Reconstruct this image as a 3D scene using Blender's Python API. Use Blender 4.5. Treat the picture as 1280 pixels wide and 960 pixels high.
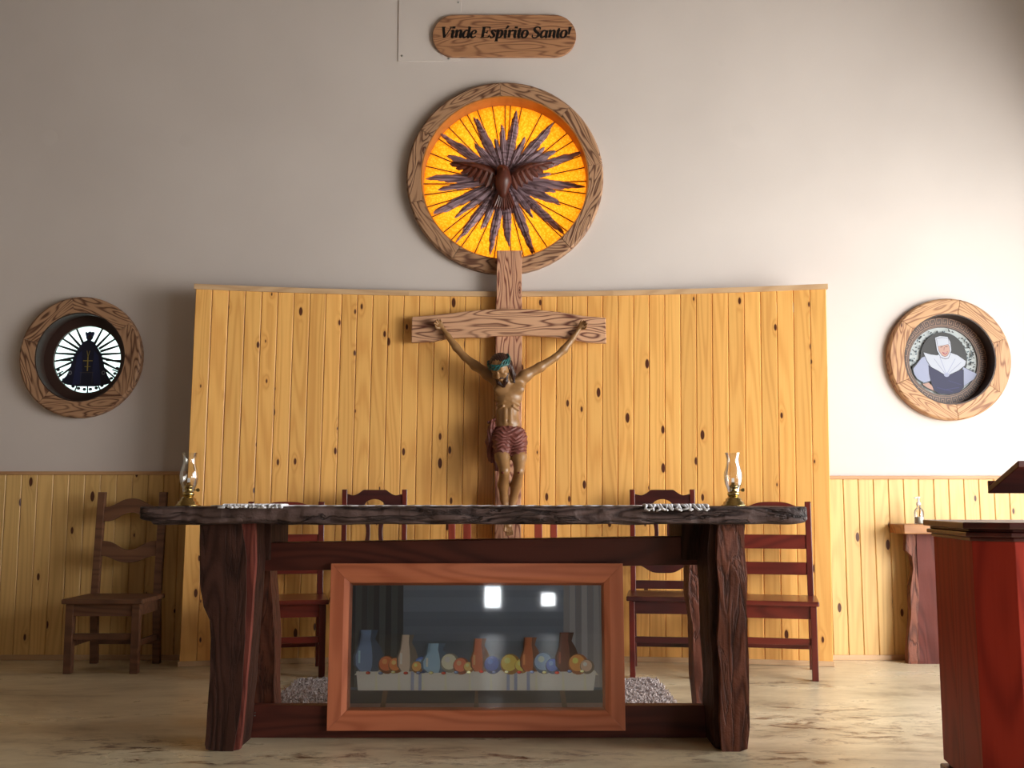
import bpy, bmesh, math, random
import numpy as np
from mathutils import Vector, Matrix, noise
random.seed(7)
for o in list(bpy.data.objects): bpy.data.objects.remove(o)
S = bpy.context.scene
COL = S.collection
R = math.radians
# ------------------------------------------------------------------ camera
CAM_Z, FPX, PITCH = 1.0, 1300.0, math.atan(147 / 1300.0)
cd = bpy.data.cameras.new('camera'); cam = bpy.data.objects.new('camera', cd); COL.objects.link(cam)
cam.location = (0, 0, CAM_Z); cam.rotation_euler = (R(90) + PITCH, 0, 0)
cd.sensor_width = 36; cd.lens = FPX / 1280 * 36; cd.clip_start = 0.05
S.camera = cam
S.view_settings.view_transform = 'Standard'; S.view_settings.look = 'None'
S.view_settings.gamma = 1; S.view_settings.use_curve_mapping = False
S.view_settings.exposure = 0.35
# ------------------------------------------------------------------ world: bright hazy sky
W = bpy.data.worlds.new('sky'); S.world = W; W.use_nodes = True
wn = W.node_tree; wn.nodes.clear()
wo = wn.nodes.new('ShaderNodeOutputWorld'); wb = wn.nodes.new('ShaderNodeBackground')
wt = wn.nodes.new('ShaderNodeTexCoord'); ws = wn.nodes.new('ShaderNodeSeparateXYZ'); wr = wn.nodes.new('ShaderNodeValToRGB')
wn.links.new(wt.outputs['Generated'], ws.inputs[0]); wn.links.new(ws.outputs['Z'], wr.inputs[0])
wr.color_ramp.elements[0].position = 0.0; wr.color_ramp.elements[0].color = (0.86, 0.93, 0.90, 1)
wr.color_ramp.elements[1].position = 0.6; wr.color_ramp.elements[1].color = (0.78, 0.88, 1.0, 1)
wn.links.new(wr.outputs[0], wb.inputs[0]); wb.inputs[1].default_value = 4.0
wn.links.new(wb.outputs[0], wo.inputs[0])
# ------------------------------------------------------------------ daylight through the openings, plus an added front fill
def area(name, loc, rot, sx, sy, power, col):
    l = bpy.data.lights.new(name, 'AREA'); l.shape = 'RECTANGLE'; l.size = sx; l.size_y = sy
    l.energy = power; l.color = col
    o = bpy.data.objects.new(name, l); COL.objects.link(o); o.location = loc; o.rotation_euler = rot
    return o
WARM = (1.0, 0.965, 0.91)
# side opening beside the altar (right wall), light leaves towards -x
area('daylight_side', (4.7, 3.05, 1.6), (0, R(90 - 12), R(-12)), 2.0, 2.5, 178, WARM)
# added front fill from the right, behind the camera, through an unseen opening
area('front_fill', (5.0, -.2, 2.0), (0, R(90 - 30), R(8)), 2.2, 2.0, 185, WARM)
# two small panes in the rear wall
area('daylight_pane', (-.33, -9.02, .60), (R(90), 0, 0), .26, .34, 4.5, (.95, .97, 1))
area('daylight_pane', (.62, -9.02, .56), (R(90), 0, 0), .22, .2, 2.6, (.95, .97, 1))

# ------------------------------------------------------------------ pixel -> world at depth Y
def P(px, py, Y):
    u = (px - 640) / FPX; v = (480 - py) / FPX
    c, s = math.cos(PITCH), math.sin(PITCH)
    dy = c - v * s; dz = s + v * c
    k = Y / dy
    return Vector((u * k, Y, CAM_Z + dz * k))

# ================================================================== materials
MATS = {}
def nt(name):
    m = bpy.data.materials.new(name); m.use_nodes = True; t = m.node_tree
    b = t.nodes['Principled BSDF']
    return m, t, b
def N(t, typ, **kw):
    n = t.nodes.new(typ)
    for k, v in kw.items():
        if k.startswith('i_'):
            key = k[2:]; key = int(key) if key.isdigit() else key.replace('_', ' ')
            n.inputs[key].default_value = v
        else: setattr(n, k, v)
    return n
def ramp(t, stops):
    n = t.nodes.new('ShaderNodeValToRGB'); e = n.color_ramp.elements
    while len(e) < len(stops): e.new(0.5)
    for i, (p, c) in enumerate(stops):
        e[i].position = p; e[i].color = (*c, 1)
    return n
def math_n(t, op, a, b=None, clamp=False):
    n = t.nodes.new('ShaderNodeMath'); n.operation = op; n.use_clamp = clamp
    for i, x in enumerate((a, b)):
        if x is None: continue
        if isinstance(x, (int, float)): n.inputs[i].default_value = x
        else: t.links.new(x, n.inputs[i])
    return n.outputs[0]
def srgb(r, g, b):
    f = lambda c: (c / 255 / 12.92) if c / 255 <= 0.04045 else ((c / 255 + 0.055) / 1.055) ** 2.4
    return (f(r), f(g), f(b))
def plain(name, rgb, rough=0.5, metal=0.0, bump=0.0, bscale=60, var=0.0, spec=0.5):
    m, t, b = nt(name)
    b.inputs['Roughness'].default_value = rough; b.inputs['Metallic'].default_value = metal
    b.inputs['Specular IOR Level'].default_value = spec
    b.inputs['Base Color'].default_value = (*rgb, 1)
    if bump or var:
        tc = N(t, 'ShaderNodeTexCoord'); no = N(t, 'ShaderNodeTexNoise', i_Scale=bscale, i_Detail=4)
        t.links.new(tc.outputs['Object'], no.inputs['Vector'])
        if var:
            lo = tuple(c * (1 - var) for c in rgb); hi = tuple(min(1, c * (1 + var)) for c in rgb)
            rp = ramp(t, [(0.3, lo), (0.7, hi)]); t.links.new(no.outputs[0], rp.inputs[0]); t.links.new(rp.outputs[0], b.inputs['Base Color'])
        if bump:
            bp = N(t, 'ShaderNodeBump', i_Strength=bump, i_Distance=0.004); t.links.new(no.outputs[0], bp.inputs['Height']); t.links.new(bp.outputs[0], b.inputs['Normal'])
    return m
def wood(name, light, dark, axis='Z', freq=1.0, cont=1.0, bump=0.2, rough=0.45, knots=0.0, cracks=0.0, spec=0.4, st=.16, knotcol=(0.085, 0.022, 0.009), tone=0.0, coat=0.0, sharp=0.35, fibre=0.25):
    """light/dark growth rings running along one axis of the piece, optional knots"""
    m, t, b = nt(name)
    L = t.links.new
    tc = N(t, 'ShaderNodeTexCoord'); oi = N(t, 'ShaderNodeObjectInfo')
    off = N(t, 'ShaderNodeVectorMath', operation='SCALE'); off.inputs[0].default_value = (31.0, 17.0, 53.0); L(oi.outputs['Random'], off.inputs['Scale'])
    ad = N(t, 'ShaderNodeVectorMath', operation='ADD'); L(tc.outputs['Object'], ad.inputs[0]); L(off.outputs[0], ad.inputs[1])
    sc = {'X': (st, 1, 1), 'Y': (1, st, 1), 'Z': (1, 1, st)}[axis]
    mp = N(t, 'ShaderNodeMapping'); mp.inputs['Scale'].default_value = sc; L(ad.outputs[0], mp.inputs['Vector'])
    n1 = N(t, 'ShaderNodeTexNoise', i_Scale=4.0 * freq, i_Detail=1.5, i_Roughness=0.4); L(mp.outputs[0], n1.inputs['Vector'])
    field = math_n(t, 'MULTIPLY', n1.outputs[0], 26.0)
    kmask = None
    if knots:
        ks = {'X': (.40, 0, 1), 'Z': (1, 0, .40), 'Y': (1, .4, 0)}[axis]
        mk0 = N(t, 'ShaderNodeMapping'); mk0.inputs['Scale'].default_value = ks; L(ad.outputs[0], mk0.inputs['Vector'])
        sx_ = N(t, 'ShaderNodeSeparateXYZ'); L(mk0.outputs[0], sx_.inputs[0]); mk = N(t, 'ShaderNodeCombineXYZ'); L(sx_.outputs[0], mk.inputs[0]); L(sx_.outputs[2], mk.inputs[1])
        vo = N(t, 'ShaderNodeTexVoronoi', i_Scale=8.5); vo.voronoi_dimensions = '2D'; L(mk.outputs[0], vo.inputs['Vector'])
        sep = N(t, 'ShaderNodeSeparateColor'); L(vo.outputs['Color'], sep.inputs[0])
        keep = math_n(t, 'GREATER_THAN', sep.outputs[0], 1 - knots)
        size = math_n(t, 'MULTIPLY', math_n(t, 'ADD', sep.outputs[1], 0.5), 0.085)
        inn = math_n(t, 'MULTIPLY', math_n(t, 'SUBTRACT', size, vo.outputs['Distance']), 40.0, True)
        kmask = math_n(t, 'MULTIPLY', inn, keep)
        halo = math_n(t, 'MULTIPLY', math_n(t, 'SUBTRACT', 0.33, vo.outputs['Distance']), 3.0, True)
        halo = math_n(t, 'MULTIPLY', halo, keep)
        field = math_n(t, 'ADD', field, math_n(t, 'MULTIPLY', math_n(t, 'POWER', halo, 2.0), 5.0))
    sn = math_n(t, 'SINE', math_n(t, 'MULTIPLY', field, 2.6))
    rg = math_n(t, 'ADD', math_n(t, 'MULTIPLY', sn, 0.5), 0.5)
    rg = math_n(t, 'POWER', rg, 1.0 / max(sharp, .05) * 0.6)
    fs = {'X': (3, 130, 130), 'Y': (130, 3, 130), 'Z': (130, 130, 3)}[axis]
    mf = N(t, 'ShaderNodeMapping'); mf.inputs['Scale'].default_value = fs; L(ad.outputs[0], mf.inputs['Vector'])
    n2 = N(t, 'ShaderNodeTexNoise', i_Scale=1.0, i_Detail=3); L(mf.outputs[0], n2.inputs['Vector'])
    n3 = N(t, 'ShaderNodeTexNoise', i_Scale=3.0 * freq, i_Detail=2); L(mp.outputs[0], n3.inputs['Vector'])
    val = math_n(t, 'MULTIPLY', rg, cont)
    val = math_n(t, 'MULTIPLY', val, math_n(t, 'MULTIPLY', n3.outputs[0], 1.9, True))
    val = math_n(t, 'ADD', val, math_n(t, 'MULTIPLY', math_n(t, 'SUBTRACT', n2.outputs[0], 0.45), fibre), True)
    mx = N(t, 'ShaderNodeMix', data_type='RGBA'); mx.inputs['A'].default_value = (*light, 1); mx.inputs['B'].default_value = (*dark, 1); L(val, mx.inputs['Factor'])
    col = mx.outputs['Result']
    if knots:
        mk2 = N(t, 'ShaderNodeMix', data_type='RGBA'); mk2.inputs['B'].default_value = (*dark, 1)
        L(math_n(t, 'MULTIPLY', math_n(t, 'POWER', halo, 2.0), 0.55), mk2.inputs['Factor']); L(col, mk2.inputs['A']); col = mk2.outputs['Result']
        mk3 = N(t, 'ShaderNodeMix', data_type='RGBA'); mk3.inputs['B'].default_value = (*knotcol, 1)
        L(kmask, mk3.inputs['Factor']); L(col, mk3.inputs['A']); col = mk3.outputs['Result']
    if tone:
        hs = N(t, 'ShaderNodeHueSaturation')
        L(math_n(t, 'ADD', math_n(t, 'MULTIPLY', oi.outputs['Random'], tone), 1 - tone / 2), hs.inputs['Value']); L(col, hs.inputs['Color']); col = hs.outputs[0]
    hgt = math_n(t, 'SUBTRACT', 1.0, val)
    if cracks:
        cs = {'X': (.12, .8, .8), 'Y': (.8, .12, .8), 'Z': (.8, .8, .12)}[axis]
        mc = N(t, 'ShaderNodeMapping'); mc.inputs['Scale'].default_value = cs; L(ad.outputs[0], mc.inputs['Vector'])
        nc = N(t, 'ShaderNodeTexNoise', i_Scale=16.0, i_Detail=5, i_Roughness=.6, i_Distortion=.8); L(mc.outputs[0], nc.inputs['Vector'])
        ck = math_n(t, 'SUBTRACT', 1.0, math_n(t, 'MULTIPLY', math_n(t, 'ABSOLUTE', math_n(t, 'SUBTRACT', nc.outputs[0], .5)), 26.0), True)
        cm = N(t, 'ShaderNodeMix', data_type='RGBA'); cm.inputs['B'].default_value = (dark[0] * .25, dark[1] * .25, dark[2] * .25, 1)
        L(math_n(t, 'MULTIPLY', ck, cracks), cm.inputs['Factor']); L(col, cm.inputs['A']); col = cm.outputs['Result']
        hgt = math_n(t, 'SUBTRACT', hgt, math_n(t, 'MULTIPLY', ck, 2.2 * cracks))
        n5 = N(t, 'ShaderNodeTexNoise', i_Scale=55.0, i_Detail=4); L(tc.outputs['Object'], n5.inputs['Vector'])
        hgt = math_n(t, 'ADD', hgt, math_n(t, 'MULTIPLY', n5.outputs[0], 1.2))
    L(col, b.inputs['Base Color'])
    b.inputs['Specular IOR Level'].default_value = spec
    b.inputs['Roughness'].default_value = rough
    b.inputs['Coat Weight'].default_value = coat; b.inputs['Coat Roughness'].default_value = 0.2
    bp = N(t, 'ShaderNodeBump', i_Strength=bump, i_Distance=0.003); L(hgt, bp.inputs['Height']); L(bp.outputs[0], b.inputs['Normal'])
    return m
M = MATS
M['pine'] = wood('varnished_pine', srgb(240, 182, 104), srgb(204, 132, 62), 'Z', 1.9, .42, .05, .36, knots=.36, st=.06, tone=.16, fibre=.45, coat=.2)
M['wain'] = wood('wainscot_pine', srgb(226, 184, 118), srgb(188, 138, 78), 'Z', 1.9, .36, .05, .45, knots=.3, st=.06, tone=.14, fibre=.4)
M['trim'] = wood('pine_trim', srgb(204, 168, 130), srgb(172, 132, 94), 'X', 1.0, .5, .08, .5, tone=.1)
M['wtrim'] = wood('pine_rail', srgb(196, 150, 108), srgb(160, 112, 74), 'X', 1.0, .5, .08, .5, tone=.1)
M['burnt'] = wood('burnt_grain_wood', srgb(206, 158, 124), srgb(92, 44, 32), 'X', 3.0, .95, .5, .55, knots=.12, sharp=.2, fibre=.4)
M['sign'] = wood('plaque_wood', srgb(178, 128, 92), srgb(96, 54, 40), 'X', 3.2, .7, .4, .55, sharp=.2, fibre=.4)
M['burntz'] = wood('burnt_grain_wood_upright', srgb(204, 152, 120), srgb(112, 52, 40), 'Z', 3.4, .9, .5, .55, knots=.1, sharp=.22, fibre=.4)
M['ring'] = wood('ring_wood', srgb(178, 136, 104), srgb(82, 46, 32), 'X', 3.6, .9, .5, .55, knots=.10, sharp=.22, fibre=.45)
M['ringlight'] = wood('ring_wood_pale', srgb(186, 142, 102), srgb(112, 62, 38), 'X', 3.6, .8, .4, .55, knots=.12, sharp=.22, fibre=.4)
M['slab'] = wood('dark_slab_wood', srgb(98, 78, 74), srgb(44, 30, 29), 'X', 2.4, .8, 1.0, .55, sharp=.4, fibre=.5, cracks=.75, spec=.25)
M['bark'] = wood('old_post_wood', srgb(124, 72, 54), srgb(56, 28, 22), 'Z', 2.6, .6, .6, .6, sharp=.4, fibre=.6, knots=.1, cracks=.6, spec=.3)
M['beam'] = wood('dark_beam_wood', srgb(92, 44, 34), srgb(58, 25, 20), 'X', 1.2, .6, .2, .45, fibre=.35, spec=.3)
M['darkface'] = wood('dark_leg_wood', srgb(68, 42, 34), srgb(38, 22, 18), 'Z', 1.8, .7, .5, .65, fibre=.4, cracks=.35, spec=.15)
M['rededge'] = wood('red_sapwood', srgb(124, 64, 54), srgb(78, 36, 31), 'Z', 2.4, .7, .4, .6, fibre=.4, cracks=.3, spec=.2)
M['mahog'] = wood('mahogany', srgb(98, 34, 26), srgb(56, 18, 15), 'Z', 1.2, .5, .06, .33, fibre=.25, coat=.3)
M['mahogx'] = wood('mahogany_rail', srgb(108, 40, 30), srgb(60, 20, 16), 'X', 1.2, .5, .06, .3, fibre=.25, coat=.35)
M['mahogslab'] = wood('reddish_slab', srgb(96, 46, 38), srgb(62, 28, 24), 'Z', 1.6, .5, .3, .6, fibre=.4, spec=.2)
M['darkchair'] = wood('dark_mahogany', srgb(66, 28, 26), srgb(34, 14, 14), 'X', 1.2, .5, .06, .33, fibre=.25, coat=.3)
M['oldchair'] = wood('worn_brown_wood', srgb(112, 74, 52), srgb(70, 42, 30), 'X', 1.4, .6, .15, .5, fibre=.35)
M['frame'] = wood('cedar_frame', srgb(206, 120, 84), srgb(168, 86, 56), 'X', 1.5, .6, .06, .36, fibre=.3, coat=.3)
M['lectern'] = wood('lectern_red', srgb(158, 50, 36), srgb(116, 30, 24), 'Z', 1.0, .6, .05, .5, fibre=.3, coat=0, spec=.12)
M['lecdark'] = wood('lectern_moulding', srgb(78, 28, 22), srgb(44, 14, 12), 'X', 1.0, .6, .05, .35, fibre=.3, coat=.25, spec=.25)
M['sideTop'] = wood('side_table_top', srgb(166, 112, 66), srgb(110, 66, 38), 'X', 1.5, .6, .2, .5, fibre=.3)
M['dove'] = wood('carved_dove_wood', srgb(98, 50, 38), srgb(54, 24, 20), 'Z', 2.0, .6, .1, .38, fibre=.3)
M['ray'] = wood('ray_wood', srgb(156, 130, 138), srgb(78, 54, 58), 'X', 2.2, .8, .4, .5, fibre=.6, tone=.3)
M['skin'] = plain('painted_skin', srgb(148, 108, 68), .36, var=.14, bscale=14)
M['hair'] = plain('painted_hair', srgb(52, 26, 20), .45, bump=.6, bscale=70)
M['crown'] = plain('painted_thorns', srgb(32, 86, 84), .4, var=.4, bscale=60)
M['cloth'] = plain('painted_loincloth', srgb(116, 62, 54), .55, var=.15, bscale=20)
M['blood'] = plain('painted_wound', srgb(96, 22, 14), .4)
M['brass'] = plain('brass', srgb(206, 180, 120), .22, metal=1.0)
M['steel'] = plain('screw_metal', srgb(170, 170, 165), .35, metal=1.0)
M['black'] = plain('black_paint', (0.006, 0.005, 0.005), .4)
M['lead'] = plain('dark_came', srgb(58, 34, 26), .5)
M['tube'] = plain('dark_reveal', srgb(58, 40, 33), .6, var=.2, bscale=20)
M['reveal'] = plain('ochre_reveal', srgb(172, 112, 52), .6, var=.1, bscale=20)
M['border'] = plain('border_ring', srgb(62, 40, 34), .5)
M['meander'] = plain('meander_line', srgb(150, 112, 88), .5)
M['lace'] = plain('white_lace', srgb(232, 230, 236), .85, bump=.5, bscale=300)
M['rug'] = plain('grey_rug_pile', srgb(176, 162, 158), .95, var=.28, bscale=55)
M['plate'] = plain('painted_plate', srgb(206, 192, 180), .6, bump=.05, bscale=40)
M['ceil'] = plain('ceiling_paint', srgb(104, 88, 72), .8, bump=.1)
M['sidewall'] = plain('side_wall_paint', srgb(150, 138, 124), .8, bump=.1)
M['white'] = plain('white_paint', srgb(225, 222, 215), .5)
def wall_mat():
    m, t, b = nt('plaster'); L = t.links.new
    tc = N(t, 'ShaderNodeTexCoord')
    no = N(t, 'ShaderNodeTexNoise', i_Scale=1.3, i_Detail=3); L(tc.outputs['Object'], no.inputs['Vector'])
    rp = ramp(t, [(.35, srgb(206, 194, 189)), (.7, srgb(212, 200, 195))]); L(no.outputs[0], rp.inputs[0]); L(rp.outputs[0], b.inputs['Base Color'])
    b.inputs['Roughness'].default_value = .75
    n2 = N(t, 'ShaderNodeTexNoise', i_Scale=2.2, i_Detail=2); L(tc.outputs['Object'], n2.inputs['Vector'])
    n3 = N(t, 'ShaderNodeTexNoise', i_Scale=45, i_Detail=3); L(tc.outputs['Object'], n3.inputs['Vector'])
    h = math_n(t, 'ADD', math_n(t, 'MULTIPLY', n2.outputs[0], 3.0), math_n(t, 'MULTIPLY', n3.outputs[0], .12))
    bp = N(t, 'ShaderNodeBump', i_Strength=.35, i_Distance=.004); L(h, bp.inputs['Height']); L(bp.outputs[0], b.inputs['Normal'])
    return m
M['wall'] = wall_mat()
def floor_mat():
    m, t, b = nt('worn_concrete'); L = t.links.new
    tc = N(t, 'ShaderNodeTexCoord')
    mp = N(t, 'ShaderNodeMapping'); mp.inputs['Scale'].default_value = (.9, 1.9, 1); L(tc.outputs['Object'], mp.inputs['Vector'])
    n1 = N(t, 'ShaderNodeTexNoise', i_Scale=1.2, i_Detail=12, i_Roughness=.66, i_Distortion=.35); L(mp.outputs[0], n1.inputs['Vector'])
    rp = ramp(t, [(.33, srgb(160, 140, 112)), (.43, srgb(198, 180, 148)), (.56, srgb(220, 203, 170)), (.72, srgb(236, 221, 190))]); L(n1.outputs[0], rp.inputs[0])
    # scuffed brown patches: concentrated in front of the altar and near the lectern
    mp2 = N(t, 'ShaderNodeMapping'); mp2.inputs['Scale'].default_value = (2.2, 4.5, 1); L(tc.outputs['Object'], mp2.inputs['Vector'])
    n2 = N(t, 'ShaderNodeTexNoise', i_Scale=2.6, i_Detail=9, i_Roughness=.75, i_Distortion=.6); L(mp2.outputs[0], n2.inputs['Vector'])
    fac = math_n(t, 'MULTIPLY', math_n(t, 'SUBTRACT', n2.outputs[0], .50), 8.0, True)
    tot = None
    for (x, y, rx, ry) in ((-.28, 4.24, .8, .15), (-1.65, 4.42, .35, .22), (1.45, 4.9, .5, .5), (1.0, 4.22, .4, .14), (1.6, 5.9, .5, .12), (-1.2, 4.2, .5, .1)):
        v = N(t, 'ShaderNodeVectorMath', operation='SUBTRACT'); L(tc.outputs['Object'], v.inputs[0]); v.inputs[1].default_value = (x, y, 0)
        v2 = N(t, 'ShaderNodeVectorMath', operation='MULTIPLY'); L(v.outputs[0], v2.inputs[0]); v2.inputs[1].default_value = (1 / rx, 1 / ry, 0)
        ln = N(t, 'ShaderNodeVectorMath', operation='LENGTH'); L(v2.outputs[0], ln.inputs[0])
        k = math_n(t, 'MULTIPLY', math_n(t, 'SUBTRACT', 1.15, ln.outputs['Value']), 2.2, True)
        tot = k if tot is None else math_n(t, 'MAXIMUM', tot, k)
    fac = math_n(t, 'MULTIPLY', fac, math_n(t, 'ADD', math_n(t, 'MULTIPLY', tot, .85), .15))
    mx = N(t, 'ShaderNodeMix', data_type='RGBA'); L(fac, mx.inputs['Factor']); L(rp.outputs[0], mx.inputs['A']); mx.inputs['B'].default_value = (*srgb(96, 62, 40), 1)
    L(mx.outputs['Result'], b.inputs['Base Color'])
    rr = ramp(t, [(.3, (.42, .42, .42)), (.7, (.22, .22, .22))]); L(n1.outputs[0], rr.inputs[0]); L(rr.outputs[0], b.inputs['Roughness'])
    bp = N(t, 'ShaderNodeBump', i_Strength=.25, i_Distance=.003); L(n2.outputs[0], bp.inputs['Height']); L(bp.outputs[0], b.inputs['Normal'])
    return m
M['floor'] = floor_mat()
def yellow_mat():
    m, t, b = nt('amber_hammered_glass'); L = t.links.new
    out = t.nodes['Material Output']
    tr = N(t, 'ShaderNodeBsdfTranslucent'); tc = N(t, 'ShaderNodeTexCoord')
    vo = N(t, 'ShaderNodeTexVoronoi', i_Scale=75); L(tc.outputs['Object'], vo.inputs['Vector'])
    rp = ramp(t, [(.1, srgb(255, 208, 112)), (.65, srgb(240, 168, 62))]); L(vo.outputs['Distance'], rp.inputs[0]); L(rp.outputs[0], tr.inputs[0])
    b.inputs['Base Color'].default_value = (*srgb(235, 172, 50), 1); b.inputs['Roughness'].default_value = .15
    bp = N(t, 'ShaderNodeBump', i_Strength=.8, i_Distance=.004); L(vo.outputs['Distance'], bp.inputs['Height']); L(bp.outputs[0], b.inputs['Normal'])
    mx = N(t, 'ShaderNodeMixShader', i_0=.8); L(b.outputs[0], mx.inputs[1]); L(tr.outputs[0], mx.inputs[2]); L(mx.outputs[0], out.inputs[0])
    return m
M['amber'] = yellow_mat()
def opal(name, rgb, f=.85):
    m, t, b = nt(name); out = t.nodes['Material Output']
    tr = N(t, 'ShaderNodeBsdfTranslucent'); tr.inputs[0].default_value = (*rgb, 1)
    b.inputs['Base Color'].default_value = (*rgb, 1); b.inputs['Roughness'].default_value = .55; b.inputs['Specular IOR Level'].default_value = .15
    mx = N(t, 'ShaderNodeMixShader', i_0=f); t.links.new(b.outputs[0], mx.inputs[1]); t.links.new(tr.outputs[0], mx.inputs[2]); t.links.new(mx.outputs[0], out.inputs[0])
    return m
M['opal'] = opal('pale_backlit_glass', srgb(236, 248, 244))
M['opal2'] = opal('pale_leaded_glass', srgb(186, 190, 192), .15)
def thin_glass(name, tint=(1, 1, 1), f0=.12):
    m, t, b = nt(name); out = t.nodes['Material Output']; t.nodes.remove(b)
    tp = N(t, 'ShaderNodeBsdfTransparent'); tp.inputs[0].default_value = (*tint, 1)
    gl = N(t, 'ShaderNodeBsdfGlossy', i_Roughness=.03); lw = N(t, 'ShaderNodeLayerWeight', i_Blend=.35)
    f = math_n(t, 'ADD', math_n(t, 'MULTIPLY', lw.outputs['Fresnel'], .8), f0, True)
    mx = N(t, 'ShaderNodeMixShader'); t.links.new(f, mx.inputs[0]); t.links.new(tp.outputs[0], mx.inputs[1]); t.links.new(gl.outputs[0], mx.inputs[2]); t.links.new(mx.outputs[0], out.inputs[0])
    return m
M['glass'] = thin_glass('clear_glass', (.96, .95, .93), .06)
M['picglass'] = thin_glass('picture_glass', (1, 1, 1), .015)
def print_mat(name, transl=0.0, rough=.5):
    m, t, b = nt(name); at = N(t, 'ShaderNodeAttribute', attribute_name='Col'); t.links.new(at.outputs['Color'], b.inputs['Base Color'])
    b.inputs['Roughness'].default_value = rough
    return m
M['print'] = print_mat('printed_colours'); M['printg'] = print_mat('painted_glass_colours', rough=.6)

# ================================================================== mesh helpers
def absloc(o):
    v = Vector((0, 0, 0))
    while o is not None: v += o.location; o = o.parent
    return v
class MB:
    def __init__(s): s.bm = bmesh.new()
    def hexa(s, p):     # p: 8 points, bottom ring 0-3 then top ring 4-7
        v = [s.bm.verts.new(q) for q in p]
        for f in ((3, 2, 1, 0), (4, 5, 6, 7), (0, 1, 5, 4), (1, 2, 6, 5), (2, 3, 7, 6), (3, 0, 4, 7)): s.bm.faces.new([v[i] for i in f])
    def box(s, x0, x1, y0, y1, z0, z1):
        s.hexa([(x0, y0, z0), (x1, y0, z0), (x1, y1, z0), (x0, y1, z0), (x0, y0, z1), (x1, y0, z1), (x1, y1, z1), (x0, y1, z1)])
    def prism(s, pts, a, b, plane='XZ'):
        f = {'XZ': lambda p, t: (p[0], t, p[1]), 'XY': lambda p, t: (p[0], p[1], t), 'YZ': lambda p, t: (t, p[0], p[1])}[plane]
        va = [s.bm.verts.new(f(p, a)) for p in pts]; vb = [s.bm.verts.new(f(p, b)) for p in pts]; n = len(pts)
        s.bm.faces.new(va); s.bm.faces.new(vb[::-1])
        for i in range(n): s.bm.faces.new((va[(i + 1) % n], va[i], vb[i], vb[(i + 1) % n]))
    def loft(s, rings, cap=True, closed=True):
        vr = [[s.bm.verts.new(p) for p in r] for r in rings]; n = len(rings[0])
        for a, b in zip(vr, vr[1:]):
            for i in range(n if closed else n - 1): s.bm.faces.new((a[i], a[(i + 1) % n], b[(i + 1) % n], b[i]))
        if cap: s.bm.faces.new(vr[0][::-1]); s.bm.faces.new(vr[-1])
    def tube(s, pts, r, seg=8):
        pts = [Vector(p) for p in pts]; rs = r if isinstance(r, (list, tuple)) else [r] * len(pts); rings = []
        for i, p in enumerate(pts):
            d = (pts[min(i + 1, len(pts) - 1)] - pts[max(i - 1, 0)]).normalized()
            u = d.cross(Vector((0, 1, 0)) if abs(d.y) < .9 else Vector((1, 0, 0))).normalized(); w = d.cross(u)
            rings.append([p + (u * math.cos(2 * math.pi * k / seg) + w * math.sin(2 * math.pi * k / seg)) * rs[i] for k in range(seg)])
        s.loft(rings)
    def lathe(s, prof, c, seg=24, cap=True, axis='Z'):
        f = (lambda r, a, z: (c[0] + r * math.cos(a), c[1] + r * math.sin(a), c[2] + z)) if axis == 'Z' else (lambda r, a, z: (c[0] + r * math.cos(a), c[1] + z, c[2] + r * math.sin(a)))
        s.loft([[f(max(r, 1e-4), 2 * math.pi * k / seg, z) for k in range(seg)] for r, z in prof], cap)
    def out(s, name, mat, parent=None, bevel=0, smooth=False, tri=False, rot=None, centre=None):
        bmesh.ops.recalc_face_normals(s.bm, faces=s.bm.faces)
        if tri: bmesh.ops.triangulate(s.bm, faces=s.bm.faces)
        me = bpy.data.meshes.new(name); s.bm.to_mesh(me); s.bm.free()
        return link(name, me, mat, parent, bevel, smooth, centre)
def link(name, me, mat, parent=None, bevel=0, smooth=False, centre=None):
    n = len(me.vertices); a = np.empty(n * 3, 'f'); me.vertices.foreach_get('co', a); a = a.reshape(-1, 3)
    c = (a.min(0) + a.max(0)) / 2 if centre is None else np.array(centre, 'f')
    a -= c; me.vertices.foreach_set('co', a.ravel()); me.update()
    me.materials.append(M[mat] if isinstance(mat, str) else mat)
    o = bpy.data.objects.new(name, me); COL.objects.link(o)
    o.location = Vector(c) - absloc(parent) if parent else Vector(c)
    if parent: o.parent = parent
    if smooth: me.polygons.foreach_set('use_smooth', [True] * len(me.polygons))
    if bevel:
        m = o.modifiers.new('bevel', 'BEVEL'); m.width = bevel; m.segments = 2; m.limit_method = 'ANGLE'; m.angle_limit = R(40)
    return o
def root(name, label, cat, loc=(0, 0, 0), group=None):
    o = bpy.data.objects.new(name, None); COL.objects.link(o); o.location = loc; o.empty_display_size = .05
    o['label'] = label; o['category'] = cat
    if group: o['group'] = group
    return o
def tag(o, label, cat, group=None):
    o['label'] = label; o['category'] = cat
    if group: o['group'] = group
    return o
def struct(o, label=None, cat=None):
    o['kind'] = 'structure'
    if label: o['label'] = label
    if cat: o['category'] = cat
    return o
def copy_tree(o, parent=None):
    c = o.copy(); COL.objects.link(c); c.parent = parent
    for ch in list(o.children): copy_tree(ch, c)
    return c
def jitter(o, amp, freq, axes=(1, 1, 1), seed=0):
    for v in o.data.vertices:
        p = v.co * freq + Vector((seed * 7.3, seed * 3.1, seed))
        n = noise.noise_vector(p) + .5 * noise.noise_vector(p * 2.7)
        v.co += Vector((n.x * axes[0], n.y * axes[1], n.z * axes[2])) * amp
    o.data.update()

# ================================================================== room
WY = 6.78            # face of the altar wall
XL, XR, YB, ZC = -5.2, 3.9, -9.0, 4.9
b = MB(); b.box(XL - .2, XR + .2, YB - .2, WY + .2, -.2, 0); struct(b.out('floor', 'floor'), 'worn ochre concrete floor under the altar and chairs', 'floor')
FL = bpy.data.objects['floor']
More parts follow.
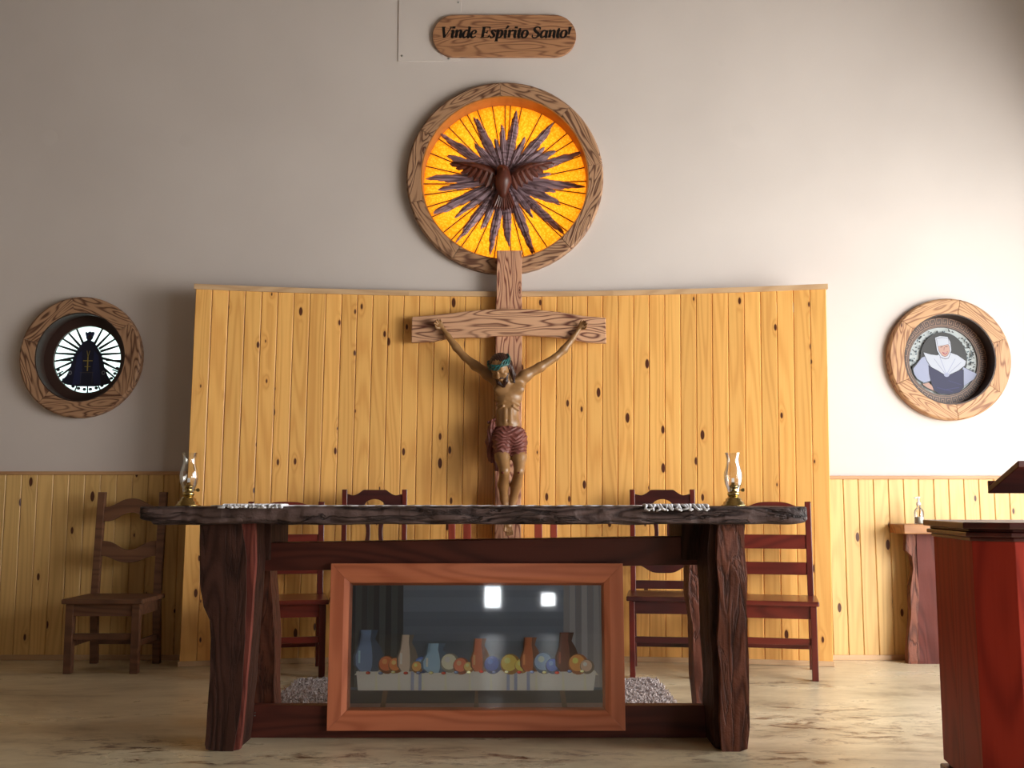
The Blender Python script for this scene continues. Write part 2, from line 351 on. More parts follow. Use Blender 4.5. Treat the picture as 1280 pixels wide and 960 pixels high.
# keep object coordinates equal to world coordinates for the stain positions
def recentre(o):
    for v in o.data.vertices: v.co += o.location
    o.location = (0, 0, 0)
recentre(FL)
b = MB(); b.box(XL - .2, XR + .2, YB - .2, WY + .2, ZC, ZC + .2); struct(b.out('ceiling', 'ceil'), 'plain plastered ceiling above the sanctuary', 'ceiling')
b = MB(); b.box(XL - .2, XL, YB, WY, 0, ZC); struct(b.out('wall_left', 'sidewall'), 'pale side wall on the left, outside the picture', 'wall')
def wall_with_openings(name, label, plane, ops, lo, hi, a, bb):
    """rectangular openings ops=(u0,u1,z0,z1); plane 'x' wall at x a..bb, 'y' wall at y a..bb"""
    m = MB(); us = sorted({lo, hi} | {o[0] for o in ops} | {o[1] for o in ops})
    for u0, u1 in zip(us, us[1:]):
        zs = [(0, ZC)]
        for o in ops:
            if o[0] <= u0 and u1 <= o[1]: zs = [(0, o[2]), (o[3], ZC)] if zs == [(0, ZC)] else zs
        for z0, z1 in zs:
            if z1 - z0 < 1e-3: continue
            if plane == 'x': m.box(a, bb, u0, u1, z0, z1)
            else: m.box(u0, u1, a, bb, z0, z1)
    return struct(m.out(name, 'sidewall'), label, 'wall')
wall_with_openings('wall_right', 'pale side wall on the right, outside the picture', 'x', [(1.5, 6.3, .05, 3.1), (-1.2, .8, .05, 2.2)], YB, WY, XR, XR + .2)  # second opening is cut for the added front fill
REAR = [(-.47, -.19, .42, .78), (.5, .74, .45, .67)]
wall_with_openings('wall_rear', 'pale rear wall of the nave, outside the picture', 'y', REAR, XL, XR, YB - .2, YB)
# altar wall with three round openings
RW = {  # frame outer circle, front inner circle (pixels), pane depth
    'c': ((631, 220.5), 123.5, (631, 221), 105.5), 'l': ((100, 446.5), 76.5, (99.5, 446), 56.5), 'r': ((1186.5, 449), 77, (1188, 448.5), 57.5)}
FY = WY - .06        # front face of the ring frames
def circ(c, r, Y):
    a = P(c[0] - r, c[1], Y); d = P(c[0] + r, c[1], Y)
    return P(c[0], c[1], Y), (d - a).length / 2
b = MB(); b.box(XL, XR, WY, WY + .2, 0, ZC); wb_ = b.out('wall_back', 'wall')
recentre(wb_)
cut = []
RG = {}
for k, (co, ro, ci, ri) in RW.items():
    C0, R0 = circ(co, ro, FY); C1, R1 = circ(ci, ri, FY); RG[k] = (C1, R0, R1)
    m = MB(); m.lathe([(R1, -.1), (R1, .4)], (C1.x, WY, C1.z), 72, axis='Y'); cut.append(m.out('opening', 'wall'))
for c in cut:
    md = wb_.modifiers.new('b', 'BOOLEAN'); md.operation = 'DIFFERENCE'; md.solver = 'EXACT'; md.object = c
dg = bpy.context.evaluated_depsgraph_get(); me = bpy.data.meshes.new_from_object(wb_.evaluated_get(dg))
wb_.modifiers.clear(); wb_.data = me
for c in cut: bpy.data.objects.remove(c)
struct(wb_, 'plastered altar wall with three round openings', 'wall')

# slightly proud hand-trowelled patches on the plaster
for px, py, r in ((233, 176, 9), (408, 169, 14), (929, 169, 16), (776, 172, 13), (62, 172, 10), (903, 78, 5)):
    C, rr = circ((px, py), r, WY); m = MB(); rings = []
    for q, h in ((1, .0), (.8, .0005), (.45, .0010), (.02, .0012)):
        rings.append([(C.x + math.cos(a) * rr * q * (1 + .25 * noise.noise(Vector((px + math.cos(a) * 1.7, math.sin(a) * 1.7, 0)))), WY - h, C.z + math.sin(a) * rr * q * (1 + .25 * noise.noise(Vector((px, math.cos(a) * 1.7, math.sin(a) * 1.7))))) for a in [2 * math.pi * i / 22 for i in range(22)]])
    m.loft(rings, cap=False); o = m.out('plaster_patch', 'wall', wb_, smooth=True)

# wainscot boards left and right of the curved screen
def board_mesh(m, xb0, xb1, xt0, xt1, z0, z1, Y0, Y1, th, ch=.004, slope=0):
    """one tongue and groove board, chamfered long edges; Y0/Y1 = face depth at its two sides"""
    rings = []
    for z, xa, xc in ((z0, xb0, xb1), (z1, xt0, xt1)):
        g = .0011
        rings.append([(xa + g, Y0 + th, z), (xa + g, Y0 + ch, z), (xa + g + ch, Y0, z), (xc - g - ch, Y1, z), (xc - g, Y1 + ch, z), (xc - g, Y1 + th, z)])
    m.loft(rings)
zl = P(100, 593.5, WY - .02).z; zr = P(1150, 599, WY - .02).z
bw = .1
bt = .018
for side, xa, xe, zt in (('l', P(0, 700, WY).x - .8, P(262, 700, WY).x, zl), ('r', P(1018, 700, WY).x, XR, zr)):
    n = int(round((xe - xa) / bw)); w = (xe - xa) / n
    for i in range(n):
        m = MB(); board_mesh(m, xa + i * w, xa + (i + 1) * w, xa + i * w, xa + (i + 1) * w, .03, zt, WY - bt, WY - bt, bt)
        m.out('board', 'wain', wb_)
    m = MB(); m.box(xa, xe, WY - bt - .014, WY, zt, zt + .022); struct(m.out('trim_1' if side == 'l' else 'trim_2', 'wtrim', bevel=.003), 'thin wooden rail capping the %s wainscot' % ('left' if side == 'l' else 'right'), 'trim')
    m = MB(); m.box(xa, xe, WY - bt - .012, WY, 0, .032); struct(m.out('baseboard_left' if side == 'l' else 'baseboard_right', 'trim', bevel=.003), 'low pale baseboard under the %s wainscot' % ('left' if side == 'l' else 'right'), 'baseboard')

# thin painted plate screwed to the wall behind the sign
p0 = P(499, -40, WY - .006); p1 = P(576, 76.5, WY - .006)
m = MB(); m.box(p0.x, p1.x, WY - .006, WY, p1.z, p0.z); pl = m.out('wall_plate', 'wall', bevel=.001)
tag(pl, 'thin wall-coloured plate screwed to the wall behind the left end of the plaque', 'plate')
for px, py in ((502.5, 70), (561, 73), (573, 3)):
    C = P(px, py, WY - .006); m = MB(); m.lathe([(.0075, 0), (.007, -.004), (.003, -.006)], (C.x, C.y, C.z), 14, axis='Y'); m.out('screw', 'steel', pl, smooth=True)

# ================================================================== curved board screen
NB = 40
def screen_face(s):       # s 0..1 across, depth of the board face
    t = (s - .5) * 2
    return 6.735 - .245 * abs(t) ** 1.9
TL, TR, BL, BR = P(244.5, 361, screen_face(0)), P(1033, 362, screen_face(1)), P(223.5, 830, screen_face(0)), P(1042, 830, screen_face(1))
ztop = (TL.z + TR.z) / 2
scr = root('board_screen', 'tall curved screen of vertical knotty pine boards behind the altar', 'screen', (0, 6.6, 0))
for i in range(NB):
    s0, s1 = i / NB, (i + 1) / NB
    X = lambda a, c, s: a.x + (c.x - a.x) * s
    m = MB(); board_mesh(m, X(BL, BR, s0), X(BL, BR, s1), X(TL, TR, s0), X(TL, TR, s1), .0, ztop, screen_face(s0), screen_face(s1), .02)
    m.out('board', 'pine', scr)
def strip(z0, z1, proud, back, za, name, mat, segs=3):
    for q in range(segs):
        rings = []
        for i in range(11):
            s = (q + i / 10) / segs; f = za(s); x = f; Y = screen_face(s)
            rings.append([(x, Y - proud, z0), (x, Y + back, z0), (x, Y + back, z1), (x, Y - proud, z1)])
        m = MB(); m.loft(rings); m.out(name, mat, scr, bevel=.002)
strip(ztop, ztop + .034, .012, .045, lambda s: TL.x - .008 + (TR.x - TL.x + .016) * s, 'top_trim', 'trim')
strip(.001, .032, .012, 0, lambda s: BL.x - .004 + (BR.x - BL.x + .008) * s, 'base_trim', 'trim')
for zz in (.4, 1.3, 2.2):       # battens behind
    rings = []
    for i in range(25):
        s = .005 + .99 * i / 24; x = BL.x + (BR.x - BL.x) * s * .98 + .03; Y = screen_face(s) + .0201
        rings.append([(x, Y, zz), (x, Y + .02, zz), (x, Y + .02, zz + .06), (x, Y, zz + .06)])
    m = MB(); m.loft(rings); m.out('batten', 'trim', scr)

# ================================================================== sign
c0 = P(541, 18.5, WY - .03); c1 = P(720.5, 71, WY - .03)
cx, cz, hw, hh = (c0.x + c1.x) / 2, (c0.z + c1.z) / 2, (c1.x - c0.x) / 2, (c0.z - c1.z) / 2
sg = root('sign', 'rounded wooden plaque with black italic lettering above the round window', 'sign', (cx, WY - .008, cz - hh))
pts = [(cx + (hw - hh) + hh * math.cos(a), cz + hh * math.sin(a)) for a in [R(-90 + 180 * i / 20) for i in range(21)]] + \
      [(cx - (hw - hh) + hh * math.cos(a), cz + hh * math.sin(a)) for a in [R(90 + 180 * i / 20) for i in range(21)]]
m = MB(); m.prism(pts, WY - .032, WY - .006); m.out('plank', 'sign', sg, bevel=.004)
G = {
 'V': (1.15, [[(.12, 1.45, 1), (.48, 0, 1)], [(.48, 0, .35), (1.1, 1.45, .35)], [(-.08, 1.45, .3), (.38, 1.45, .3)], [(.86, 1.45, .3), (1.28, 1.45, .3)]]),
 'E': (1.12, [[(.25, 1.45, 1), (.25, 0, 1)], [(0, 1.43, .35), (.98, 1.43, .35)], [(.95, 1.43, .5), (.98, 1.08, .3)], [(.25, .74, .35), (.72, .74, .35)], [(.72, .95, .35), (.72, .55, .35)], [(0, .03, .35), (.98, .03, .35)], [(.95, .03, .6), (1.05, .42, .3)]]),
 'S': (.95, [[(.82, 1.1, .4), (.78, 1.35, .6), (.5, 1.47, .5), (.2, 1.35, .8), (.16, 1.08, 1), (.4, .8, 1), (.68, .58, 1), (.74, .3, 1), (.55, .03, .6), (.25, -.03, .5), (.04, .12, .5), (.02, .42, .4)]]),
 'i': (.5, [[(0, .85, .3), (.16, 1, .6), (.24, .85, 1), (.24, .18, 1), (.32, 0, .6), (.48, .14, .3)], [(.25, 1.27, 1.15), (.25, 1.55, 1.15)]]),
 'í': (.5, [[(0, .85, .3), (.16, 1, .6), (.24, .85, 1), (.24, .18, 1), (.32, 0, .6), (.48, .14, .3)], [(.2, 1.2, .5), (.46, 1.62, 1.0)]]),
 'n': (.95, [[(0, .85, .3), (.14, 1, .6), (.22, .85, 1), (.22, 0, 1)], [(.22, .6, .4), (.42, .92, .5), (.62, .98, .8), (.72, .8, 1), (.72, .18, 1), (.8, 0, .6), (.95, .14, .3)]]),
 'd': (.95, [[(.7, .75, .4), (.52, .98, .5), (.25, .9, .7), (.08, .42, 1), (.2, .05, .8), (.42, .05, .5), (.7, .4, .4)], [(.5, 1.45, .3), (.68, 1.5, .5)], [(.72, 1.5, 1), (.72, .18, 1), (.8, 0, .6), (.95, .14, .3)]]),
 'e': (.78, [[(.12, .45, .35), (.45, .55, .4), (.64, .8, .8), (.48, 1, .5), (.22, .86, .7), (.08, .42, 1), (.22, .04, .8), (.45, .02, .5), (.7, .25, .35)]]),
 's': (.68, [[(.58, .74, .4), (.5, .98, .5), (.28, 1, .6), (.16, .8, .9), (.34, .55, 1), (.52, .28, .9), (.38, .02, .5), (.12, 0, .5), (.03, .26, .4)]]),
 'p': (.92, [[(-.03, .85, .3), (.13, 1, .6), (.21, .85, 1), (.21, -.5, 1)], [(.21, .6, .4), (.45, .96, .5), (.68, .92, .8), (.76, .5, 1), (.62, .08, .7), (.4, 0, .5), (.21, .18, .4)], [(0, -.48, .35), (.42, -.48, .35)]]),
 'r': (.66, [[(0, .85, .3), (.14, 1, .6), (.22, .85, 1), (.22, 0, 1)], [(.22, .6, .4), (.4, .92, .5), (.56, .96, 1), (.62, .86, 1)]]),
 't': (.52, [[(.28, 1.32, .6), (.22, .9, 1), (.22, .18, 1), (.32, 0, .6), (.5, .14, .3)], [(0, .97, .35), (.48, .97, .35)]]),
 'o': (.85, [[(.42, 1, .5), (.18, .85, .8), (.08, .42, 1), (.2, .06, .7), (.4, 0, .5), (.62, .14, .8), (.74, .58, 1), (.62, .92, .7), (.42, 1, .5)]]),
 'a': (.95, [[(.7, .75, .4), (.52, .98, .5), (.25, .9, .7), (.08, .42, 1), (.2, .05, .8), (.42, .05, .5), (.7, .4, .4)], [(.74, 1, 1), (.72, .18, 1), (.8, 0, .6), (.95, .14, .3)]]),
 '!': (.45, [[(.2, 1.48, 1.3), (.2, .42, .5)], [(.2, .04, 1.2), (.2, .16, 1.2)]]),
 ' ': (.5, [])}
def catmull(pts, n=5):
    if len(pts) < 3: return pts
    out = []
    for i in range(len(pts) - 1):
        p0, p1, p2, p3 = pts[max(i - 1, 0)], pts[i], pts[i + 1], pts[min(i + 2, len(pts) - 1)]
        for k in range(n):
            t = k / n; out.append(tuple(.5 * (2 * b_ + (c - a) * t + (2 * a - 5 * b_ + 4 * c - d) * t * t + (3 * b_ - a - 3 * c + d) * t ** 3) for a, b_, c, d in zip(p0, p1, p2, p3)))
    out.append(pts[-1]); return out
TXT = 'Vinde Espírito Santo!'
tw = sum(G[c][0] for c in TXT) + .3
ta, tb = P(550.5, 47, WY - .033), P(716, 47, WY - .033)
sc = (tb.x - ta.x) / tw; xx = ta.x
m = MB(); k_ = 0
for c in TXT:
    w, st = G[c]
    for s in st:
        q = catmull(s); L_, R_ = [], []
        for i, p in enumerate(q):
            a, d = q[max(i - 1, 0)], q[min(i + 1, len(q) - 1)]; t = Vector((d[0] - a[0], d[1] - a[1])).normalized(); nn = Vector((-t.y, t.x)) * .165 * max(p[2], .3)
            sh = lambda x, y: (xx + (x + y * .17) * sc, ta.z + y * sc * .92)
            L_.append(sh(p[0] + nn.x, p[1] + nn.y)); R_.append(sh(p[0] - nn.x, p[1] - nn.y))
        yy = WY - .0335 - .0001 * (k_ % 5); k_ += 1
        va = [m.bm.verts.new((a[0], yy, a[1])) for a in L_]; vb = [m.bm.verts.new((a[0], yy, a[1])) for a in R_]
        vc = [m.bm.verts.new((a[0], WY - .0318, a[1])) for a in L_]; vd = [m.bm.verts.new((a[0], WY - .0318, a[1])) for a in R_]
        for i in range(len(q) - 1):
            m.bm.faces.new((va[i], va[i + 1], vb[i + 1], vb[i])); m.bm.faces.new((va[i], vc[i], vc[i + 1], va[i + 1])); m.bm.faces.new((vb[i], vb[i + 1], vd[i + 1], vd[i]))
        m.bm.faces.new((va[0], vb[0], vd[0], vc[0])); m.bm.faces.new((va[-1], vc[-1], vd[-1], vb[-1]))
    xx += w * sc
m.out('lettering', 'black', sg)['label'] = 'black italic lettering reading Vinde Espírito Santo!'

# ================================================================== round windows
def ring_seg_mesh(r0, r1, ang, th, n=10):
    m = MB(); rings = []
    for i in range(n + 1):
        a = math.pi / 2 + ang * (i / n - .5) * .996
        cr = []
        for r, y in ((r1, 0), (r1, th - .0), (r0, th), (r0, .012), (r0 - .012, 0)):
            cr.append((r * math.cos(a), y, r * math.sin(a)))
        rings.append(cr)
    m.loft(rings); return m
def round_window(name, k, label, starts, mat, tube_mat, tube_end):
    C, R0, R1 = RG[k]
    w = root(name, label, 'window', (C.x, WY, C.z)); w['kind'] = 'structure'
    starts = sorted(starts)
    for i, a in enumerate(starts):
        e = starts[(i + 1) % len(starts)] + (360 if i == len(starts) - 1 else 0)
        mid = (a + e) / 2
        m = ring_seg_mesh(R0, R1, R(e - a), .06)
        o = m.out('frame_segment', mat, None, centre=(0, 0, (R0 + R1) / 2), bevel=.0015)
        o.parent = w; o.rotation_euler = (0, -R(mid - 90), 0)
        o.location = (math.cos(R(mid)) * (R0 + R1) / 2, FY - WY + random.uniform(-.0008, .0008), math.sin(R(mid)) * (R0 + R1) / 2)
    m = MB(); n = 72; rings = []
    for r, y in ((R1 - .001, FY + .001), (R1 - .001, tube_end), (R1 - .008, tube_end), (R1 - .008, FY + .001)):
        rings.append([(C.x + r * math.cos(2 * math.pi * j / n), y, C.z + r * math.sin(2 * math.pi * j / n)) for j in range(n)])
    rings.append(rings[0]); m.loft(rings, cap=False); bmesh.ops.remove_doubles(m.bm, verts=m.bm.verts, dist=1e-6); m.out('reveal', tube_mat, w, smooth=False)
    return w, C, R1
def disc(w, name, mat, C, r, y0, y1, hole=0, n=72):
    m = MB()
    if hole:
        rings = []
        for q, y in ((r, y0), (r, y1), (hole, y1), (hole, y0)): rings.append([(C.x + q * math.cos(2 * math.pi * j / n), y, C.z + q * math.sin(2 * math.pi * j / n)) for j in range(n)])
        rings.append(rings[0]); m.loft(rings, cap=False); bmesh.ops.remove_doubles(m.bm, verts=m.bm.verts, dist=1e-6)
    else: m.lathe([(r, y0 - C.y), (r, y1 - C.y)], C, n, axis='Y')
    return m.out(name, mat, w)
# centre
w1, C, R1 = round_window('window_1', 'c', 'large round window with amber glass and burnt wood ring above the cross', [8, 48, 93, 150, 196, 238, 312], 'ring', 'reveal', WY + .16)
PY = WY + .10
# wedge panes between the cames: each its own piece
bars = [2, 12, 21, 33, 40, 52, 63, 78, 86, 90, 99, 110, 118, 124, 134, 145, 157, 167, 180, 188, 197, 205, 219, 227, 236, 247, 262, 275, 284, 293, 303, 316, 322, 330, 341, 353]
RP = R1 - .008
hub = .06
for i, a in enumerate(bars):
    e = bars[(i + 1) % len(bars)] + (360 if i == len(bars) - 1 else 0)
    m = MB(); n = 4
    pts = [(C.x + hub * .5 * math.cos(R((a + e) / 2)), C.z + hub * .5 * math.sin(R((a + e) / 2)))] + [(C.x + RP * math.cos(R(a + (e - a) * j / n)), C.z + RP * math.sin(R(a + (e - a) * j / n))) for j in range(n + 1)]
    m.prism(pts, PY, PY + .006); m.out('pane', 'amber', w1)
for a in bars:
    m = MB(); c, s = math.cos(R(a)), math.sin(R(a)); h = .0026
    q = [(C.x + c * r - s * k, C.z + s * r + c * k) for r, k in ((.03, -h), (RP, -h), (RP, h), (.03, h))]
    m.prism(q, PY - .006, PY + .008); m.out('came', 'lead', w1)
# ------- carved dove with rays
DC = P(631, 220, WY + .02)
dv = root('dove_carving', 'carved reddish wooden dove with a burst of splintered rays in the round window', 'carving', (DC.x, WY + .05, DC.z))
rays = [(80, 90, 5.5), (93, 70, 5), (104, 52, 5), (116, 93, 5), (145, 100, 4.5), (131, 62, 6), (158, 80, 6), (180, 104, 4.5), (172, 60, 5), (190, 90, 3.5), (207, 104, 5), (219, 84, 4), (234, 104, 4.5), (246, 76, 4), (259, 104, 4), (273, 90, 5), (290, 104, 4.5), (305, 62, 5), (316, 104, 4), (334, 82, 6), (353, 102, 4.5), (344, 66, 5), (19, 102, 4.5), (29, 78, 6), (49, 97, 5), (64, 60, 6), (38, 64, 5), (5, 60, 5)]
px2m = (P(632, 220, WY + .02).x - P(631, 220, WY + .02).x)
for ri_, (a, Ln, hw_) in enumerate(rays):
    m = MB(); rnd = random.Random(ri_)
    nsl = 12
    for j in range(nsl):
        t = (j / (nsl - 1) - .5) * 2
        aa = R(a + t * hw_ * 1.15); ln = Ln * (1 - .5 * abs(t) ** 1.3 + rnd.uniform(-.09, .03)) * px2m
        w_ = (3.4 + rnd.uniform(-.6, .8)) * px2m
        y = WY + .058 + abs(t) * .014 + rnd.uniform(-.004, .004)
        c, s = math.cos(aa), math.sin(aa)
        prof = [(.02, .3), (.3, .85), (.75, 1.25), (.95, 1.15), (1.0, .35)]
        rings = []
        for f, ww in prof:
            r = ln * f; h = w_ * ww * .5; x, z = DC.x + c * r, DC.z + s * r
            rings.append([(x - s * h, y + .004, z + c * h), (x, y - .008 * ww, z), (x + s * h, y + .004, z - c * h), (x, y + .006, z)])
        m.loft(rings)
    o = m.out('ray', 'ray', dv)
bk = MB(); bk.lathe([(.07, WY + .075 - DC.y), (.07, WY + .103 - DC.y)], (DC.x, DC.y, DC.z), 20, axis='Y'); bk.out('hub', 'dove', dv)
def leaf(m, p, q, w, y0, y1, n=8, bend=0, th=.006):
    """feather: from p to q (x,z), half width w, depth y0->y1"""
    p, q = Vector(p), Vector(q); d = (q - p); nn = Vector((-d.y, d.x)).normalized(); rings = []
    for i in range(n + 1):
        t = i / n; c = p + d * t + nn * bend * math.sin(math.pi * t); y = y0 + (y1 - y0) * t
        ww = w * (0.45 + .9 * math.sin(math.pi * min(1, t * .8 + .1)) * .6) * (1 if t < .8 else max(.1, (1 - t) / .2 * .85 + .12))
        a, b_ = c + nn * ww, c - nn * ww
        rings.append([(a.x, y + .002, a.y), (c.x, y - th, c.y), (b_.x, y + .002, b_.y), (c.x, y + th * .6, c.y)])
    m.loft(rings)
def D(px, py): v = P(px, py, WY + .0); return (v.x, v.z)
def blob(m, c, rx, ry, rz, tilt=0, seg=18, rg=12):
    rings = []
    for i in range(1, rg):
        t = math.pi * i / rg; r = math.sin(t); z = math.cos(t)
        rings.append([(c[0] + rx * r * math.cos(a) , c[1] + ry * r * math.sin(a), c[2] + rz * z) for a in [2 * math.pi * j / seg for j in range(seg)]])
    m.loft(rings)
# body, head and beak as one carved piece
def along(pts, seg=18):
    m = MB(); rings = []
    for (x, y, z, rx, ry) in pts: rings.append([(x + rx * math.cos(2 * math.pi * j / seg), y + ry * math.sin(2 * math.pi * j / seg), z) for j in range(seg)])
    m.loft(rings); return m
bx, bz = D(629, 222)
u = px2m
m = along([(bx - .0, WY + .02, bz + 17 * u, 1.2 * u, .006), (bx - 1 * u, WY + .005, bz + 15.5 * u, 5 * u, .028), (bx - 1 * u, WY - .008, bz + 12 * u, 7.2 * u, .04), (bx, WY - .015, bz + 8 * u, 7.6 * u, .045), (bx + .5 * u, WY - .005, bz + 4 * u, 8.4 * u, .05), (bx, WY + .0, bz, 10.2 * u, .06), (bx, WY + .0, bz - 6 * u, 10.6 * u, .06), (bx - .5 * u, WY + .01, bz - 13 * u, 8.6 * u, .05), (bx - .5 * u, WY + .02, bz - 20 * u, 6 * u, .035), (bx, WY + .03, bz - 26 * u, 4 * u, .02)])
bod = m.out('body', 'dove', dv, smooth=True)
m = MB(); m.loft([[(bx + math.cos(a) * r, y, z + math.sin(a) * r) for a in [2 * math.pi * j / 8 for j in range(8)]] for r, y, z in ((.011, WY - .045, bz + 8 * u), (.008, WY - .072, bz + 6.5 * u), (.002, WY - .085, bz + 4.5 * u))]); m.out('beak', 'dove', bod)
for sx, name in ((-1, 'wing'), (1, 'wing')):
    m = MB(); o_pts = [(636, 214), (644, 209), (656, 206), (670, 204), (682, 203), (690, 203), (684, 208), (672, 213), (660, 219), (648, 226), (638, 230)]
    mir = (lambda x: x) if sx > 0 else (lambda x: 1260 - x - (0 if x < 650 else (x - 650) * .12))
    lead = [D(mir(x), y) for x, y in o_pts]
    rings = []
    up = [(636, 214), (648, 207.5), (662, 204.5), (676, 203), (690, 202)]; lo = [(636, 230), (648, 220), (662, 213), (676, 208), (690, 203.5)]
    for (a, c, dd) in zip(up, lo, (0, .03, .045, .04, .02)):
        A, B = D(mir(a[0]), a[1]), D(mir(c[0]), c[1]); y = WY + .02 - dd
        mid = ((A[0] + B[0]) / 2, (A[1] + B[1]) / 2)
        rings.append([(A[0], y + .006, A[1]), (mid[0], y - .014, mid[1]), (B[0], y + .004, B[1]), (mid[0], y + .012, mid[1])])
    m.loft(rings); wg = m.out(name, 'dove', dv, smooth=True)
    for j in range(8):
        t = j / 7; a = (640 + 40 * t, 219 - 13 * t); e = (646 + 47 * t - 6 * (1 - t) * 0, 237 - 33 * t + 3 * math.sin(math.pi * t))
        m = MB(); leaf(m, D(mir(a[0]), a[1]), D(mir(e[0]), e[1]), 3.6 * u, WY + .0 - .025 * math.sin(math.pi * t), WY + .02 - .01 * t, th=.006); m.out('feather', 'dove', wg)
m = MB(); leaf(m, D(630, 236), D(630, 258), 8 * u, WY + .015, WY + .02, th=.012); tl = m.out('tail', 'dove', dv, smooth=True)
for j in range(9):
    t = (j / 8 - .5) * 2
    m = MB(); leaf(m, D(630 + t * 4, 238), D(630 + t * 13.5, 263 - 3 * t * t), 2.6 * u, WY + .012, WY + .012 + .01 * abs(t), th=.007); m.out('tail_feather', 'dove', tl)

def art(name, shapes, conv, y, parent, mat='print', step=.00035, label=None, gain=1.0):
    """flat printed shapes as thin layers: (colour, [(u,v)...])"""
    m = MB(); lay = m.bm.loops.layers.float_color.new('Col')
    for i, (col, pts) in enumerate(shapes):
        q = [conv(*p) for p in pts]; yy = y - step * i
        f = m.bm.faces.new([m.bm.verts.new((a[0], yy + a[2], a[1]) if len(a) > 2 else (a[0], yy, a[1])) for a in q])
        for l in f.loops: l[lay] = (*[min(1, c_ * gain) for c_ in srgb(*col)], 1)
    bmesh.ops.triangulate(m.bm, faces=m.bm.faces)
    for f in m.bm.faces:
        if f.normal.y > 0: f.normal_flip()
    me = bpy.data.meshes.new(name); m.bm.to_mesh(me); m.bm.free()
    o = link(name, me, mat, parent)
    if label: o['label'] = label
    return o
def ell(cx, cy, rx, ry=None, n=20, a0=0, a1=360, rot=0):
    ry = ry or rx; o = []
    for i in range(n if a1 - a0 >= 360 else n + 1):
        a = R(a0 + (a1 - a0) * i / n); x, y = rx * math.cos(a), ry * math.sin(a)
        o.append((cx + x * math.cos(R(rot)) - y * math.sin(R(rot)), cy + x * math.sin(R(rot)) + y * math.cos(R(rot))))
    return o
def line(x0, y0, x1, y1, w0, w1=None):
    w1 = w0 if w1 is None else w1; d = Vector((x1 - x0, y1 - y0)).normalized(); n = Vector((-d.y, d.x))
    return [(x0 + n.x * w0 / 2, y0 + n.y * w0 / 2), (x1 + n.x * w1 / 2, y1 + n.y * w1 / 2), (x1 - n.x * w1 / 2, y1 - n.y * w1 / 2), (x0 - n.x * w0 / 2, y0 - n.y * w0 / 2)]
# left window: dark mantled silhouette against bright rayed glass
w2, C2, R2 = round_window('window_2', 'l', 'round window at left, dark mantled figure against bright rayed glass', [35, 100, 162, 230, 318], 'ring', 'tube', WY + .19)
Y2 = WY + .06; Cb, rb = circ((104, 450), 50, Y2); Cb = Vector((RG['l'][0].x, Y2, RG['l'][0].z))
disc(w2, 'inner_ring', 'border', Cb, RG['l'][2] - .0012, Y2, Y2 + .03, hole=circ((107, 448.5), 42, Y2)[1])
Cg, rg_ = circ((107, 448.5), 42.3, Y2 + .02)
Cg = Vector((Cb.x, Cg.y, Cb.z))
pn = disc(w2, 'pane', 'opal', Cg, rg_ + .01, Y2 + .02, Y2 + .026)
cv = lambda x, y: (Cg.x + (x - 490) / 190 * rg_, Cg.z - (y - 450) / 190 * rg_)
NV, DK = (16, 18, 44), (14, 16, 18)
sh = []
for a in (8, 22, 36, 50, 66, 114, 130, 144, 158, 172, 186, 352, 338, 324, 200, 214):
    c, s = math.cos(R(a)), math.sin(R(a)); sh.append((DK, line(490 + 70 * c, 430 - 70 * s, 490 + 196 * c, 440 - 196 * s, 16, 9)))
sh += [(DK, line(310, 455, 400, 455, 9)), (DK, line(590, 455, 680, 455, 9))]
for a in range(200, 345, 11):
    c, s = math.cos(R(a)), math.sin(R(a)); sh.append((DK, ell(490 + 175 * c, 450 - 168 * s, 11, 9, 8)))
for a in range(206, 340, 22):
    c, s = math.cos(R(a)), math.sin(R(a)); sh.append((DK, line(490 + 150 * c, 450 - 150 * s, 490 + 192 * c, 450 - 192 * s, 8)))
sh += [(NV, [(490, 335), (520, 350), (545, 385), (570, 430), (585, 490), (605, 540), (632, 580), (600, 592), (540, 602), (440, 602), (380, 592), (345, 575), (375, 540), (395, 490), (410, 430), (435, 385), (460, 350)])]
sh += [((20, 24, 60), ell(495, 318, 21, 26)), ((30, 36, 80), [(468, 296), (478, 292), (482, 300), (496, 288), (508, 300), (514, 292), (524, 298), (518, 318), (474, 318)]), ((38, 30, 30), ell(496, 322, 10, 14))]
sh += [((28, 34, 74), [(430, 430), (455, 400), (462, 520), (450, 590), (410, 590)]), ((28, 34, 74), [(550, 430), (525, 400), (518, 520), (530, 590), (570, 590)])]
Y_ = (150, 128, 60)
sh += [(Y_, line(484, 400, 491, 435, 3)), (Y_, line(500, 400, 491, 435, 3)), (Y_, line(491, 435, 491, 515, 6)), (Y_, line(465, 457, 518, 457, 4)), (Y_, line(474, 490, 508, 490, 3)), ((70, 60, 60), line(450, 524, 525, 524, 3)), ((60, 54, 70), line(455, 524, 455, 585, 3)), ((60, 54, 70), line(520, 524, 520, 585, 3))]
sh += [((120, 120, 130), ell(395, 525, 11, 12, 10)), (NV, ell(395, 525, 6, 7, 8)), ((120, 120, 130), ell(582, 525, 11, 12, 10)), (NV, ell(582, 525, 6, 7, 8))]
art('glass_figure', sh, cv, Y2 + .0195, pn, 'printg', .0002, 'dark blue crowned figure in a wide mantle')
